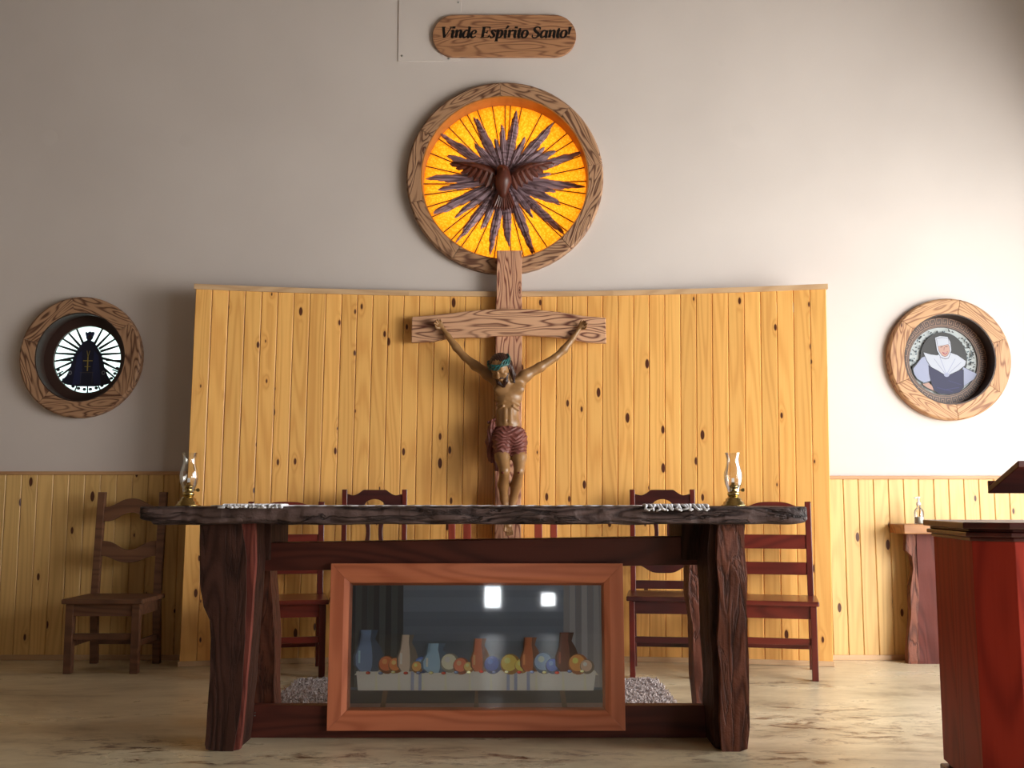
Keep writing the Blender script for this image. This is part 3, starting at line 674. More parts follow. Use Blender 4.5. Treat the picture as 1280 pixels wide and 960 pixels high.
# right window: veiled woman portrait inside a meander border
w3, C3, R3 = round_window('window_3', 'r', 'round window at right, smiling woman in white veil and dark dress', [20, 78, 140, 205, 275, 325], 'ringlight', 'tube', WY + .19)
Y3 = WY + .05; Cr = circ((1182, 449), 50, Y3)[0]; rr3 = circ((1182, 449), 43, Y3)[1]; RO = RG['r'][2] - .0012
Cr = Vector((RG['r'][0].x, Y3, RG['r'][0].z))
br = disc(w3, 'border_ring', 'border', Cr, RO, Y3, Y3 + .02, hole=rr3 - .002)
m = MB(); kk = 40
def band(m, r0, r1, a0, a1, y):
    n = 3; v = [m.bm.verts.new((Cr.x + r * math.cos(R(a0 + (a1 - a0) * i / n)), y, Cr.z + r * math.sin(R(a0 + (a1 - a0) * i / n)))) for r in (r0, r1) for i in range(n + 1)]
    for i in range(n): m.bm.faces.new((v[i], v[i + 1], v[n + 2 + i], v[n + 1 + i]))
lo_, hi_ = rr3 + .012, RO - .012; tk = .0035; st = 360 / kk
for i in range(kk):
    a = i * st; dth = math.degrees(tk / RO); y = Y3 - .0006; h = hi_ - lo_
    band(m, lo_, hi_, a, a + dth, y); band(m, hi_ - tk, hi_, a, a + st * .8, y); band(m, lo_ + h * .3, hi_, a + st * .8 - dth, a + st * .8, y - .0002)
    band(m, lo_ + h * .3, lo_ + h * .3 + tk, a + st * .35, a + st * .8, y); band(m, lo_ + h * .3, lo_ + h * .65, a + st * .35, a + st * .35 + dth, y - .0002); band(m, lo_, lo_ + tk, a, a + st, y)
for r in (rr3 + .004, RO - .004):
    for i in range(24): band(m, r - .001, r + .001, i * 15, i * 15 + 15, Y3 - .0008)
m.out('meander_pattern', 'meander', br)
pn3 = disc(w3, 'pane', 'opal2', Vector((Cr.x, Y3 + .012, Cr.z)), rr3 + .004, Y3 + .012, Y3 + .018)
cv3 = lambda x, y: (Cr.x + (x - 478) / 203 * rr3, Cr.z - (y - 483) / 203 * rr3)
WH, SH, OL, NVY, SK = (226, 228, 244), (190, 194, 226), (40, 36, 48), (36, 32, 84), (226, 176, 160)
sh = []
rn = random.Random(3)
for i in range(150):      # irregular leaded pieces round the rim
    a = rn.uniform(-25, 205); r = rn.uniform(120, 196); sh.append(((52, 54, 58) if i % 3 else (120, 138, 150), ell(478 + r * math.cos(R(a)), 483 - r * math.sin(R(a)), rn.uniform(4, 9), rn.uniform(3, 6), 6, rot=rn.uniform(0, 180))))
sh += [((58, 54, 56), ell(478, 470, 138, 158, 30)), ((58, 54, 56), [(290, 520), (345, 470), (610, 470), (600, 560), (400, 600), (290, 540)])]
def outl(c, pts, g=3.0):
    cx_ = sum(p[0] for p in pts) / len(pts); cy_ = sum(p[1] for p in pts) / len(pts)
    o = []
    for x, y in pts:
        d = Vector((x - cx_, y - cy_)); d = d * (1 + g / max(d.length, 1)); o.append((cx_ + d.x, cy_ + d.y))
    return [(OL, o), (c, pts)]
sh += outl(SH, [(372, 455), (395, 500), (395, 600), (355, 612), (318, 590), (300, 560), (295, 530), (320, 500), (350, 462)])
sh += outl(SH, [(590, 520), (640, 545), (668, 560), (650, 590), (600, 625), (575, 640), (580, 560)])
sh += outl(SK, [(345, 620), (385, 612), (408, 640), (410, 660), (370, 640)], 2)
sh += outl(NVY, [(388, 510), (440, 540), (490, 570), (550, 545), (590, 535), (585, 640), (560, 668), (500, 680), (440, 675), (412, 655), (400, 615), (390, 560)])
sh += [((58, 54, 120), line(430, 640, 520, 665, 4)), ((58, 54, 120), line(470, 655, 560, 640, 4)), ((58, 54, 120), line(500, 600, 575, 625, 3))]
sh += outl(WH, [(360, 432), (400, 445), (440, 450), (460, 440), (520, 435), (560, 450), (608, 485), (600, 510), (560, 540), (520, 558), (490, 572), (440, 540), (400, 518), (378, 480)])
sh += [(SH, line(455, 460, 488, 560, 4)), (SH, line(545, 470, 492, 560, 4)), ((150, 150, 190), line(420, 470, 480, 556, 2)), ((150, 150, 190), line(580, 490, 500, 560, 2)), (SH, ell(490, 566, 16, 12, 12))]
sh += outl(WH, [(432, 345), (460, 335), (505, 340), (520, 370), (524, 420), (505, 465), (485, 470), (460, 460), (440, 420)])
sh += outl(SK, [(447, 395), (500, 378), (512, 395), (514, 425), (500, 450), (485, 458), (468, 450), (452, 425)], 2)
sh += outl(WH, [(440, 352), (470, 345), (508, 350), (512, 382), (480, 390), (446, 396)], 2)
sh += [((60, 40, 40), line(460, 402, 474, 399, 3.5)), ((60, 40, 40), line(488, 398, 503, 398, 3.5)), ((150, 90, 84), line(483, 402, 480, 420, 3)), ((180, 60, 80), [(470, 430), (486, 434), (503, 426), (498, 440), (486, 446), (474, 440)]), ((245, 240, 240), [(474, 432), (486, 436), (499, 430), (494, 436), (486, 439)])]
art('glass_portrait', sh, cv3, Y3 + .0115, pn3, 'printg', .00012, gain=.5, label='woman in white veil and collar over a dark blue dress')

# ================================================================== signed distance sculpting
def sdf_mesh(name, prims, res, k=.012, mod=None):
    """prims: ('c',a,b,ra,rb[,k]) round cone / ('e',centre,radii,rot[,k]) ellipsoid / negative variants '-c' '-e'"""
    los, his = [], []
    for p in prims:
        if p[0][0] == '-': continue
        if p[0] == 'c': a, b_ = np.array(p[1]), np.array(p[2]); r = max(p[3], p[4]); los.append(np.minimum(a, b_) - r); his.append(np.maximum(a, b_) + r)
        else: c = np.array(p[1]); r = max(p[2]); los.append(c - r); his.append(c + r)
    lo = np.min(los, 0) - 4 * res - .01; hi = np.max(his, 0) + 4 * res + .01
    n = np.ceil((hi - lo) / res).astype(int) + 1
    ax = [lo[i] + np.arange(n[i]) * res for i in range(3)]
    F = np.full(n, .2, 'f')
    for p in prims:
        neg = p[0][0] == '-'; t = p[0][-1]
        if t == 'c': a, b_ = np.array(p[1], float), np.array(p[2], float); r = max(p[3], p[4]); l, h = np.minimum(a, b_) - r, np.maximum(a, b_) + r; kk = p[5] if len(p) > 5 else k
        else: c = np.array(p[1], float); r = max(p[2]); l, h = c - r, c + r; kk = p[4] if len(p) > 4 else k
        mg = kk * 2 + res * 3
        i0 = np.clip(np.floor((l - mg - lo) / res).astype(int), 0, n - 1); i1 = np.clip(np.ceil((h + mg - lo) / res).astype(int) + 1, 1, n)
        sl = tuple(slice(i0[i], i1[i]) for i in range(3))
        X, Y, Z = np.meshgrid(*[ax[i][sl[i]] for i in range(3)], indexing='ij')
        if t == 'c':
            ba = b_ - a; L2 = max(ba @ ba, 1e-9)
            h_ = np.clip(((X - a[0]) * ba[0] + (Y - a[1]) * ba[1] + (Z - a[2]) * ba[2]) / L2, 0, 1)
            d = np.sqrt((X - a[0] - ba[0] * h_) ** 2 + (Y - a[1] - ba[1] * h_) ** 2 + (Z - a[2] - ba[2] * h_) ** 2) - (p[3] + (p[4] - p[3]) * h_)
        else:
            rm = np.array(p[3].inverted() if isinstance(p[3], Matrix) else Matrix.Identity(3)); x, y, z = X - c[0], Y - c[1], Z - c[2]
            q = [(rm[i][0] * x + rm[i][1] * y + rm[i][2] * z) / p[2][i] for i in range(3)]
            k0 = np.sqrt(q[0] ** 2 + q[1] ** 2 + q[2] ** 2); k1 = np.sqrt((q[0] / p[2][0]) ** 2 + (q[1] / p[2][1]) ** 2 + (q[2] / p[2][2]) ** 2)
            d = k0 * (k0 - 1) / np.maximum(k1, 1e-6)
        f = F[sl]
        if neg:
            h_ = np.clip(.5 - .5 * (f + d) / kk, 0, 1); F[sl] = f + (-d - f) * h_ + kk * h_ * (1 - h_)
        else:
            h_ = np.clip(.5 + .5 * (f - d) / kk, 0, 1); F[sl] = f + (d - f) * h_ - kk * h_ * (1 - h_)
    if mod is not None:
        X, Y, Z = np.meshgrid(*ax, indexing='ij', sparse=True); F = F + mod(X, Y, Z)
    # surface nets
    I = F < 0; s = [slice(None, -1), slice(1, None)]
    cnt = sum(I[s[a], s[b_], s[c]].astype(np.int8) for a in (0, 1) for b_ in (0, 1) for c in (0, 1))
    act = (cnt > 0) & (cnt < 8); idx = np.full(act.shape, -1, int); cells = np.argwhere(act); idx[act] = np.arange(len(cells))
    acc = np.zeros((len(cells), 3)); num = np.zeros(len(cells))
    corners = [(a, b_, c) for a in (0, 1) for b_ in (0, 1) for c in (0, 1)]
    for a in corners:
        for d in range(3):
            if a[d]: continue
            b_ = list(a); b_[d] = 1
            fa = F[cells[:, 0] + a[0], cells[:, 1] + a[1], cells[:, 2] + a[2]]; fb = F[cells[:, 0] + b_[0], cells[:, 1] + b_[1], cells[:, 2] + b_[2]]
            mk = (fa < 0) != (fb < 0); t = np.where(mk, fa / np.where(mk, fa - fb, 1), 0)
            pt = np.array(a, float)[None] + t[:, None] * (np.array(b_) - np.array(a))[None]
            acc += pt * mk[:, None]; num += mk
    V = lo + (cells + acc / num[:, None]) * res
    Q = []
    for d in range(3):
        e, g = [(1, 2), (2, 0), (0, 1)][d]
        A = I[tuple(slice(None, -1) if i == d else slice(1, -1) for i in range(3))]; B = I[tuple(slice(1, None) if i == d else slice(1, -1) for i in range(3))]
        for flip, mk in ((False, A & ~B), (True, ~A & B)):
            c = np.argwhere(mk); c = c + np.array([0 if i == d else 1 for i in range(3)])
            de = np.zeros(3, int); de[e] = 1; dg_ = np.zeros(3, int); dg_[g] = 1
            q = [idx[tuple((c - x).T)] for x in (de + dg_, dg_, 0 * de, de)]
            q = np.stack(q, 1); Q.append(q[:, ::-1] if flip else q)
    Q = np.concatenate(Q)
    me = bpy.data.meshes.new(name); me.vertices.add(len(V)); me.vertices.foreach_set('co', V.astype('f').ravel())
    me.loops.add(len(Q) * 4); me.loops.foreach_set('vertex_index', Q.astype('i').ravel()); me.polygons.add(len(Q))
    me.polygons.foreach_set('loop_start', np.arange(0, len(Q) * 4, 4, dtype='i')); me.polygons.foreach_set('loop_total', np.full(len(Q), 4, 'i'))
    me.update(calc_edges=True); me.validate(); return me

# ================================================================== crucifix
cu = root('crucifix', 'wooden cross with painted carved man in loincloth, before the board screen', 'crucifix', (P(635, 600, 6.66).x, 6.66, .6))
YU = 6.655
a, c_, d_, e_ = P(621, 313, YU), P(652.5, 313, YU), P(651, 690, YU), P(618, 690, YU)
m = MB()
rings = []
for z, xl, xr in ((d_.z, e_.x, d_.x), (1.3, (e_.x * .6 + a.x * .4), (d_.x * .6 + c_.x * .4)), (P(0, 388, YU).z, P(621, 388, YU).x - .006, P(651.5, 388, YU).x + .006), (P(0, 370, YU).z, P(620.5, 370, YU).x, P(652, 370, YU).x), (a.z, a.x, c_.x)):
    rings.append([(xl, YU, z), (xr, YU, z), (xr, YU + .048, z), (xl, YU + .048, z)])
m.loft(rings); m.out('upright', 'burntz', cu, bevel=.004)
YB_ = 6.62
top = [(515, 396), (540, 394), (575, 390), (605, 387), (640, 385.5), (672, 387), (700, 390), (730, 395), (757, 397)]
bot = [(758, 429), (735, 428), (712, 424), (690, 421), (672, 420), (655, 419), (640, 419.5), (615, 420), (604, 422), (585, 421.5), (560, 423), (540, 427), (514, 428)]
q = [P(x, y, YB_) for x, y in top + bot]
m = MB(); m.prism([(v.x, v.z) for v in q], YB_, YU + .002); m.out('crossbeam', 'burnt', cu, bevel=.005)
# figure
def F3(px, py, y): v = P(px, py, y); return (v.x, v.y, v.z)
UU = P(641, 500, 6.55).x - P(640, 500, 6.55).x       # metres per pixel
k1 = 1.0
head_c = F3(626, 461, 6.47)
hrot = (Matrix.Rotation(R(-10), 3, 'Y') @ Matrix.Rotation(R(-24), 3, 'Z') @ Matrix.Rotation(R(30), 3, 'X'))
hc = Vector(head_c)
def H(x, y, z): v = hc + hrot @ Vector((x, y, z)); return tuple(v)      # head frame: -y is the face
pr = []
hs = 1.02
pr += [('e', H(0, .005, .022), (.058 * hs, .070 * hs, .062 * hs), hrot), ('e', H(0, -.015, -.022), (.046 * hs, .052 * hs, .062 * hs), hrot), ('e', H(0, -.042, -.068), (.020, .018, .016), hrot),
       ('c', H(0, -.066, .012), H(0, -.086, -.018), .007, .011, .006), ('c', H(-.028, -.060, .018), H(.028, -.060, .018), .010, .010, .01), ('e', H(-.03, -.045, -.018), (.02, .02, .018), hrot), ('e', H(.03, -.045, -.018), (.02, .02, .018), hrot),
       ('-e', H(-.024, -.077, .004), (.014, .014, .009), hrot, .006), ('-e', H(.024, -.077, .004), (.014, .014, .009), hrot, .006),
       ('e', H(-.024, -.058, .003), (.012, .012, .008), hrot, .003), ('e', H(.024, -.058, .003), (.012, .012, .008), hrot, .003),
       ('e', H(0, -.070, -.038), (.018, .010, .004), hrot, .003), ('e', H(0, -.068, -.047), (.016, .010, .005), hrot, .003),
       ('e', H(-.058, .005, -.005), (.008, .015, .02), hrot, .004), ('e', H(.058, .005, -.005), (.008, .015, .02), hrot, .004)]
nk = F3(633, 479, 6.535)
pr += [('c', H(0, .012, -.03), nk, .034, .037)]
# torso
pr += [('e', F3(636, 484, 6.56), (.098, .052, .060), None, .03), ('e', F3(636, 496, 6.555), (.088, .058, .070), None, .03),
       ('e', F3(626, 487, 6.518), (.045, .022, .034), None, .016), ('e', F3(647, 486, 6.518), (.045, .022, .034), None, .016),
       ('e', F3(634, 516, 6.562), (.070, .046, .075), None, .03), ('e', F3(635, 530, 6.553), (.074, .050, .060), None, .03), ('e', F3(636, 547, 6.555), (.088, .060, .065), None, .03)]
for i, zy in enumerate((497, 503, 509)):        # ribs
    for sx in (-1, 1):
        pr.append(('c', F3(635 + sx * (3.2 + i * 1.6), zy - 1.5, 6.508 + i * .004), F3(635 + sx * (15.5 - i), zy + 4.0, 6.545), .007, .006, .010))
for sx in (-1, 1): pr.append(('c', F3(635 + sx * 3.2, 512, 6.522), F3(635 + sx * 3.2, 528, 6.512), .012, .012, .014))
pr += [('-e', F3(634.5, 526, 6.497), (.006, .01, .007), None, .005), ('c', F3(634, 481, 6.517), F3(612, 468, 6.545), .010, .010, .012), ('c', F3(638, 480, 6.517), F3(655, 470, 6.545), .010, .010, .012)]
# arms
def limb(pts, kk=.012):
    for (a, ra), (b_, rb_) in zip(pts, pts[1:]): pr.append(('c', a, b_, ra, rb_, kk))
limb([(F3(623, 477, 6.56), .040), (F3(609, 466.5, 6.56), .034)], .03)
limb([(F3(649, 477, 6.56), .040), (F3(657, 469, 6.56), .035)], .03)
limb([(F3(609, 466.5, 6.56), .033), (F3(594, 457, 6.565), .029), (F3(580.5, 446, 6.575), .023)], .016)
limb([(F3(580.5, 446, 6.575), .022), (F3(570, 434, 6.585), .0245), (F3(560, 420, 6.592), .018), (F3(552.5, 409.5, 6.598), .0125)], .012)
limb([(F3(657, 469, 6.56), .034), (F3(675, 459, 6.565), .030), (F3(694, 447, 6.575), .023)], .016)
limb([(F3(694, 447, 6.575), .022), (F3(705, 437, 6.585), .0245), (F3(716, 423, 6.592), .018), (F3(724.5, 410.5, 6.598), .0125)], .012)
pr += [('e', F3(611, 468, 6.555), (.040, .036, .036), None, .02), ('e', F3(656, 470, 6.555), (.040, .036, .036), None, .02)]
# hands: palm, four fingers, thumb each
def hand(wx, wy, dx, dy, sx):
    n = Vector((dx, dy)).normalized(); pe = Vector((-n.y, n.x)) * sx; g = 1.25
    def q(f, s, y): return F3(wx + n.x * f * g + pe.x * s * g, wy + n.y * f * g + pe.y * s * g, y)
    pr.append(('c', q(-1, 0, 6.598), q(2.4, -.3, 6.596), .013, .014, .006))
    for s0, s1 in ((1.5, 2.3), (-1.4, -2.3), (.4, .7), (-.5, -.8)): pr.append(('c', q(1, s0, 6.596), q(4.4, s1, 6.592), .0095, .0088, .005))
    for s0, s1, ln in ((-2.5, -3.6, 7.4), (-.9, -1.3, 8.6), (.8, 1.0, 8.3), (2.4, 3.2, 6.8)):
        pr.append(('c', q(4.2, s0, 6.590), q(ln, s1, 6.566), .0066, .0058, .002)); pr.append(('c', q(ln, s1, 6.566), q(ln + .2, s1, 6.546), .0058, .0048, .0015))
    pr.append(('c', q(.6, -2.2, 6.592), q(2.4, -4.6, 6.578), .0084, .007, .004)); pr.append(('c', q(2.4, -4.6, 6.578), q(5.0, -4.4, 6.562), .0066, .0052, .002))
hand(552, 409, -.62, -.9, 1); hand(725, 410, .62, -.9, -1)
# legs
limb([(F3(626, 553, 6.55), .052), (F3(628, 571, 6.475), .046), (F3(630.5, 587, 6.42), .034)], .02)
limb([(F3(646, 553, 6.55), .050), (F3(649, 571, 6.48), .044), (F3(649, 587, 6.43), .033)], .02)
pr += [('e', F3(630.5, 589, 6.410), (.028, .026, .028), None, .01), ('e', F3(649, 589, 6.42), (.027, .026, .028), None, .01)]
limb([(F3(630.5, 591, 6.43), .031), (F3(629, 606, 6.51), .034), (F3(630, 622, 6.555), .025), (F3(632.5, 643, 6.57), .018)], .014)
limb([(F3(648.5, 591, 6.44), .031), (F3(645, 606, 6.52), .034), (F3(642, 622, 6.56), .025), (F3(638, 642, 6.56), .018)], .014)
# feet, one over the other, pointing down and forward
limb([(F3(638, 642, 6.56), .018), (F3(636, 648, 6.53), .021), (F3(635.5, 657, 6.51), .022)], .01)
limb([(F3(632.5, 643, 6.57), .018), (F3(635.5, 654, 6.56), .022), (F3(637, 664, 6.545), .020)], .008)
for j, (x, yy, r) in enumerate(((630.8, 663.5, .0085), (633.6, 665, .0068), (635.9, 665.4, .0064), (638, 664.6, .006), (640, 663, .0055))):
    pr.append(('c', F3(631.5 + j * 1.9, 656, 6.502), F3(x, yy, 6.492), r, r * .9, .003))
for j in range(5): pr.append(('c', F3(634 + j * 1.6, 664, 6.535), F3(633 + j * 2.0, 669 - .4 * abs(j - 1), 6.525), .0065, .0055, .003))
me = sdf_mesh('figure', pr, .0034, .012)
fig = link('figure', me, 'skin', cu, smooth=True)
# hair, beard
hp = [('e', H(0, .020, .030), (.068, .074, .064), hrot), ('-e', H(0, -.078, -.022), (.042, .060, .056), hrot, .010)]
for sx in (-1, 1):
    hp += [('c', H(sx * .058, .012, .0), H(sx * .060, .010, -.062), .020, .015), ('c', H(sx * .06, .012, -.062), H(sx * .052, -.006, -.105), .015, .008), ('c', H(sx * .045, .045, .0), H(sx * .04, .05, -.08), .024, .016)]
hmod = lambda X, Y, Z: .0016 * np.sin(X * 420 + 2.2 * np.sin(Z * 70) + Y * 160)
link('hair', sdf_mesh('hair', hp, .0034, .014, hmod), 'hair', fig, smooth=True)
bp_ = [('c', H(-.042, -.030, -.030), H(-.024, -.052, -.066), .010, .014), ('c', H(.042, -.030, -.030), H(.024, -.052, -.066), .010, .014), ('c', H(-.024, -.052, -.066), H(-.006, -.060, -.094), .015, .009), ('c', H(.024, -.052, -.066), H(.006, -.060, -.094), .015, .009),
       ('c', H(-.004, -.074, -.030), H(-.026, -.066, -.040), .0055, .004, .003), ('c', H(.004, -.074, -.030), H(.026, -.066, -.040), .0055, .004, .003)]
link('beard', sdf_mesh('beard', bp_, .0026, .010, lambda X, Y, Z: .0012 * np.sin(X * 600 + 2 * np.sin(Z * 90))), 'hair', fig, smooth=True)
m = MB()
for s in range(4):
    pts = []
    for i in range(41):
        a = 2 * math.pi * i / 40; pts.append(Vector(H((.069 + .003 * math.cos(5 * a + s * 1.6)) * math.cos(a), .010 + (.078 + .003 * math.cos(5 * a + s * 1.6)) * math.sin(a), .044 + .011 * math.sin(5 * a + s * 1.6) + .006 * (s - 1.5))))
    m.tube(pts, .0052, 6)
for i in range(26):
    a = 2 * math.pi * i / 26; b0 = Vector(H(.07 * math.cos(a), .01 + .079 * math.sin(a), .04)); d = hrot @ Vector((math.cos(a), math.sin(a), random.uniform(-.8, 1.0))).normalized()
    m.tube([b0, b0 + d * .014], [.003, .0004], 5)
m.out('thorn_crown', 'crown', fig, smooth=True)['label'] = 'twisted teal green crown of thorns'
# loincloth with wrapped folds, knot and hanging tail at its left
lp = [('e', F3(636, 541, 6.553), (.100, .072, .055), None, .03), ('e', F3(637, 553, 6.545), (.104, .078, .060), None, .03), ('c', F3(627, 548, 6.535), F3(628, 564, 6.485), .062, .056, .03), ('c', F3(647, 548, 6.537), F3(648, 567, 6.49), .060, .054, .03),
      ('-e', F3(637, 517, 6.54), (.15, .15, .078), None, .006), ('-e', F3(625, 582, 6.50), (.075, .12, .070), None, .01), ('-e', F3(650, 585, 6.50), (.06, .12, .070), None, .01)]
def lmod(X, Y, Z):
    w = 1.3 * np.sin(X * 31 + 1) + .9 * np.sin(Z * 37 + X * 22) + .7 * np.sin(X * 63 - Z * 50)
    ph = Z * 120 + X * 34 + w
    return -.0062 * (1 - np.abs(np.sin(ph)) ** .6) - .0024 * np.sin(Z * 260 - X * 90 + 2 * w) + .0030
lc = link('loincloth', sdf_mesh('loincloth', lp, .0034, .012, lmod), 'cloth', fig, smooth=True)
lp = [('e', F3(615.5, 532, 6.525), (.022, .022, .026), None), ('c', F3(614, 534, 6.53), F3(612, 552, 6.545), .020, .026), ('c', F3(612, 552, 6.545), F3(615, 574, 6.56), .026, .024), ('c', F3(617, 560, 6.56), F3(621, 586, 6.575), .020, .016), ('c', F3(611, 552, 6.55), F3(612, 570, 6.565), .016, .010), ('c', F3(611, 528, 6.535), F3(618, 524, 6.53), .009, .007)]
link('cloth_knot', sdf_mesh('cloth_knot', lp, .0034, .010, lambda X, Y, Z: .0026 * np.sin(X * 300 + 1.4 * np.sin(Z * 40)) + .0008 * np.sin(Z * 200)), 'cloth', fig, smooth=True)
for px, yy in ((628.5, 6.384), (648.6, 6.394)):     # painted wounds on the knees
    m = MB(); c = F3(px, 590.5, yy + .012); blob(m, c, .011, .013, .010); m.out('wound', 'blood', fig, smooth=True)

# ================================================================== altar table
al = root('altar_table', 'long dark rustic altar table with live-edge slab top on rough slab legs', 'table', (P(592, 900, 4.7).x, 4.65, 0))
TZ = .98
xl, xr = P(173, 645, 4.28).x, P(1010, 645, 4.28).x
def lower(t): return .073 + .006 * noise.noise(Vector((t * 9, 1, 0))) + .004 * noise.noise(Vector((t * 25, 4, 0))) + (-.012 if t < .02 else 0)
m = MB(); NX, ND = 320, 40
rings = []
for i in range(NX + 1):
    t = i / NX; x = xl + (xr - xl) * t
    e = min(t, 1 - t) * (xr - xl); rd = 1 if e > .09 else math.sqrt(max(0, 1 - (1 - e / .09) ** 2)) * .45 + .55
    yf = 4.265 + .022 * noise.noise(Vector((t * 7, 0, 3))) + .01 * noise.noise(Vector((t * 22, 0, 5))) + (1 - rd) * .06; yb = 5.0 + .02 * noise.noise(Vector((t * 6, 9, 3))) - (1 - rd) * .06
    th = lower(t) * (.55 + .45 * rd); cr = []
    for j in range(ND):      # round closed cross-section, front bulged
        a = 2 * math.pi * j / ND; cx_, sz = math.cos(a), math.sin(a)
        ex = lambda v, p: math.copysign(abs(v) ** p, v)
        y = (yf + yb) / 2 - (yb - yf) / 2 * ex(cx_, .08); z = TZ - th / 2 + th / 2 * ex(sz, .22)
        if cx_ > .5 and abs(sz) < .8:
            gr = noise.noise(Vector((t * 14 + sz * 1.4, sz * 1.2 + t * 3, 7))); y += .010 * gr + .014 * abs(noise.noise(Vector((t * 40, sz * 3, 2)))) + .008 * (sz * sz)
        cr.append((x, y, z))
    rings.append(cr)
m.loft(rings); m.out('tabletop', 'slab', al, smooth=True)
def poly_leg(pts, y0, y1, name, mat, amp=.004, seed=1, par=al):
    """natural-edged slab: outline in pixels at its front face, lofted in depth and roughened"""
    q = [P(x, y, y0) for x, y in pts]
    for v in q: v.z = max(v.z, 0)
    m = MB(); m.prism([(v.x, v.z) for v in q], y0, y1)
    bmesh.ops.recalc_face_normals(m.bm, faces=m.bm.faces)
    bmesh.ops.triangulate(m.bm, faces=m.bm.faces)
    for _ in range(4): 
        es = [e for e in m.bm.edges if e.calc_length() > .035]
        if es: bmesh.ops.subdivide_edges(m.bm, edges=es, cuts=1, use_grid_fill=False); bmesh.ops.triangulate(m.bm, faces=m.bm.faces)
    for v in m.bm.verts:
        if v.co.z > .004 and v.co.z < .89:
            p = v.co * 9 + Vector((seed, seed * 2, 0)); n = noise.noise_vector(p); v.co.x += n.x * amp * 1.3; v.co.y += n.y * amp * 1.5
    return m.out(name, mat, par)
ZB = 652
lf = [(250, ZB), (249, 700), (251, 738), (254, 758), (262, 775), (264, 800), (262, 850), (258, 900), (255.5, 930), (257, 937), (275, 940), (291, 940), (298, 905), (303, 860), (306, 800), (307, 760), (308, 700), (301, ZB)]
poly_leg(lf, 4.33, 4.56, 'leg', 'darkface', .004, 1)
rd_ = [(301, ZB), (308, 700), (307, 760), (306, 800), (303, 860), (298, 905), (291, 939.5), (299, 937), (303, 905), (307, 860), (312, 800), (315, 760), (319, 700), (318, ZB)]
poly_leg(rd_, 4.34, 4.375, 'leg_edge', 'rededge', .002, 4)['label'] = 'reddish natural edge of the left front leg'
poly_leg(rd_, 4.376, 4.56, 'leg_side', 'darkface', .003, 6)
# rear-left leg and middle slab
poly_leg([(268, 660), (342, 660), (336, 700), (340, 740), (343, 800), (342, 850), (344, 915), (300, 915), (296, 800), (272, 740)], 4.82, 4.96, 'leg', 'bark', .004, 9)
rf = [(898, ZB), (931, ZB), (932, 700), (934, 760), (935, 800), (937, 860), (937, 910), (935.5, 936), (925, 941), (903, 943), (900, 900), (901, 850), (898, 800), (900, 740), (896, 700)]
poly_leg(rf, 4.325, 4.60, 'leg', 'bark', .005, 15)
poly_leg([(888, ZB), (898, ZB), (896, 700), (900, 740), (898, 800), (901, 850), (900, 900), (903, 942), (894, 935), (892, 900), (892, 850), (888, 800), (886, 740), (884, 700)], 4.36, 4.60, 'leg_edge', 'darkface', .003, 17)
poly_leg([(858, 662), (900, 662), (896, 700), (898, 800), (900, 915), (874, 915), (868, 850), (866, 780), (860, 740), (862, 700)], 4.82, 4.96, 'leg', 'bark', .004, 23)
q0, q1, q2, q3 = P(312, 679, 4.605), P(892, 670, 4.605), P(892, 706, 4.605), P(312, 714, 4.605)
m = MB(); m.prism([(v.x, v.z) for v in (q0, q1, q2, q3)], 4.605, 4.72); m.out('upper_rail', 'beam', al, bevel=.004)
m = MB(); m.box(P(852, 660, 4.58).x, P(893, 660, 4.58).x, 4.58, 4.95, P(0, 700, 4.6).z, TZ - .07); m.out('bearer', 'darkface', al, bevel=.004)
m = MB(); m.box(P(300, 660, 4.58).x, P(338, 660, 4.58).x, 4.585, 4.95, P(0, 700, 4.6).z, TZ - .07); m.out('bearer', 'darkface', al, bevel=.004)
q0, q2 = P(312, 882, 4.57), P(896, 922, 4.57)
m = MB(); m.box(q0.x, q2.x, 4.57, 4.63, 0, q0.z); m.out('lower_stretcher', 'beam', al, bevel=.003)
for dx in (-.004, .008):
    for dz in (0, .012):
        c = P(317 + dx * 200, 891, 4.569); m = MB(); m.lathe([(.003, 0), (.002, -.003)], (c.x, 4.57, c.z - dz), 8, axis='Y'); m.out('nail', 'steel', al)

# ================================================================== framed picture leaning on the altar
fc = P(595, 914, 4.50)
pf = root('framed_picture', 'wide still-life picture in broad reddish wood frame leaning on the altar', 'picture', (0, 0, 0))
OW = P(781, 810, 4.53).x - P(410, 810, 4.53).x
z0, z1 = P(595, 914, 4.535).z, P(595, 704.5, 4.56).z
OH = (z1 - z0); fw = .094; ft = .032
def member(pts, rot):
    m = MB(); m.prism(pts, -ft, 0); o = m.out('frame_member', 'frame', None, bevel=.003)
    return o
W2 = OW / 2
# members built lying along x then rotated so that grain follows them
def mem(length, rot, loc):
    m = MB(); l = length / 2
    pr_ = [(-ft, 0), (-ft * 1.0, fw * .62), (-ft * .72, fw * .9), (-ft * .55, fw), (0, fw), (0, 0)]
    rings = []
    for sgn in (-1, 1): rings.append([(sgn * (l - z), y, z) for y, z in pr_])
    m.loft(rings); o = m.out('frame_member', 'frame', None, bevel=.0015, centre=(0, 0, fw / 2)); o.parent = pf; o.rotation_euler = (0, rot, 0); o.location = loc
mem(OW, 0, (0, 0, fw / 2)); mem(OW, math.pi, (0, 0, OH - fw / 2)); mem(OH, math.pi / 2, (-W2 + fw / 2, 0, OH / 2)); mem(OH, -math.pi / 2, (W2 - fw / 2, 0, OH / 2))
m = MB(); m.box(-W2 + fw * .8, W2 - fw * .8, -.012, -.004, fw * .8, OH - fw * .8); bd = m.out('backing_board', 'beam', pf)
IW, IH = OW - 2 * fw, OH - 2 * fw
cvp = lambda u, v: (-IW / 2 + u * IW, fw + v * IH)
rn = random.Random(11)
SL = (58, 66, 80)
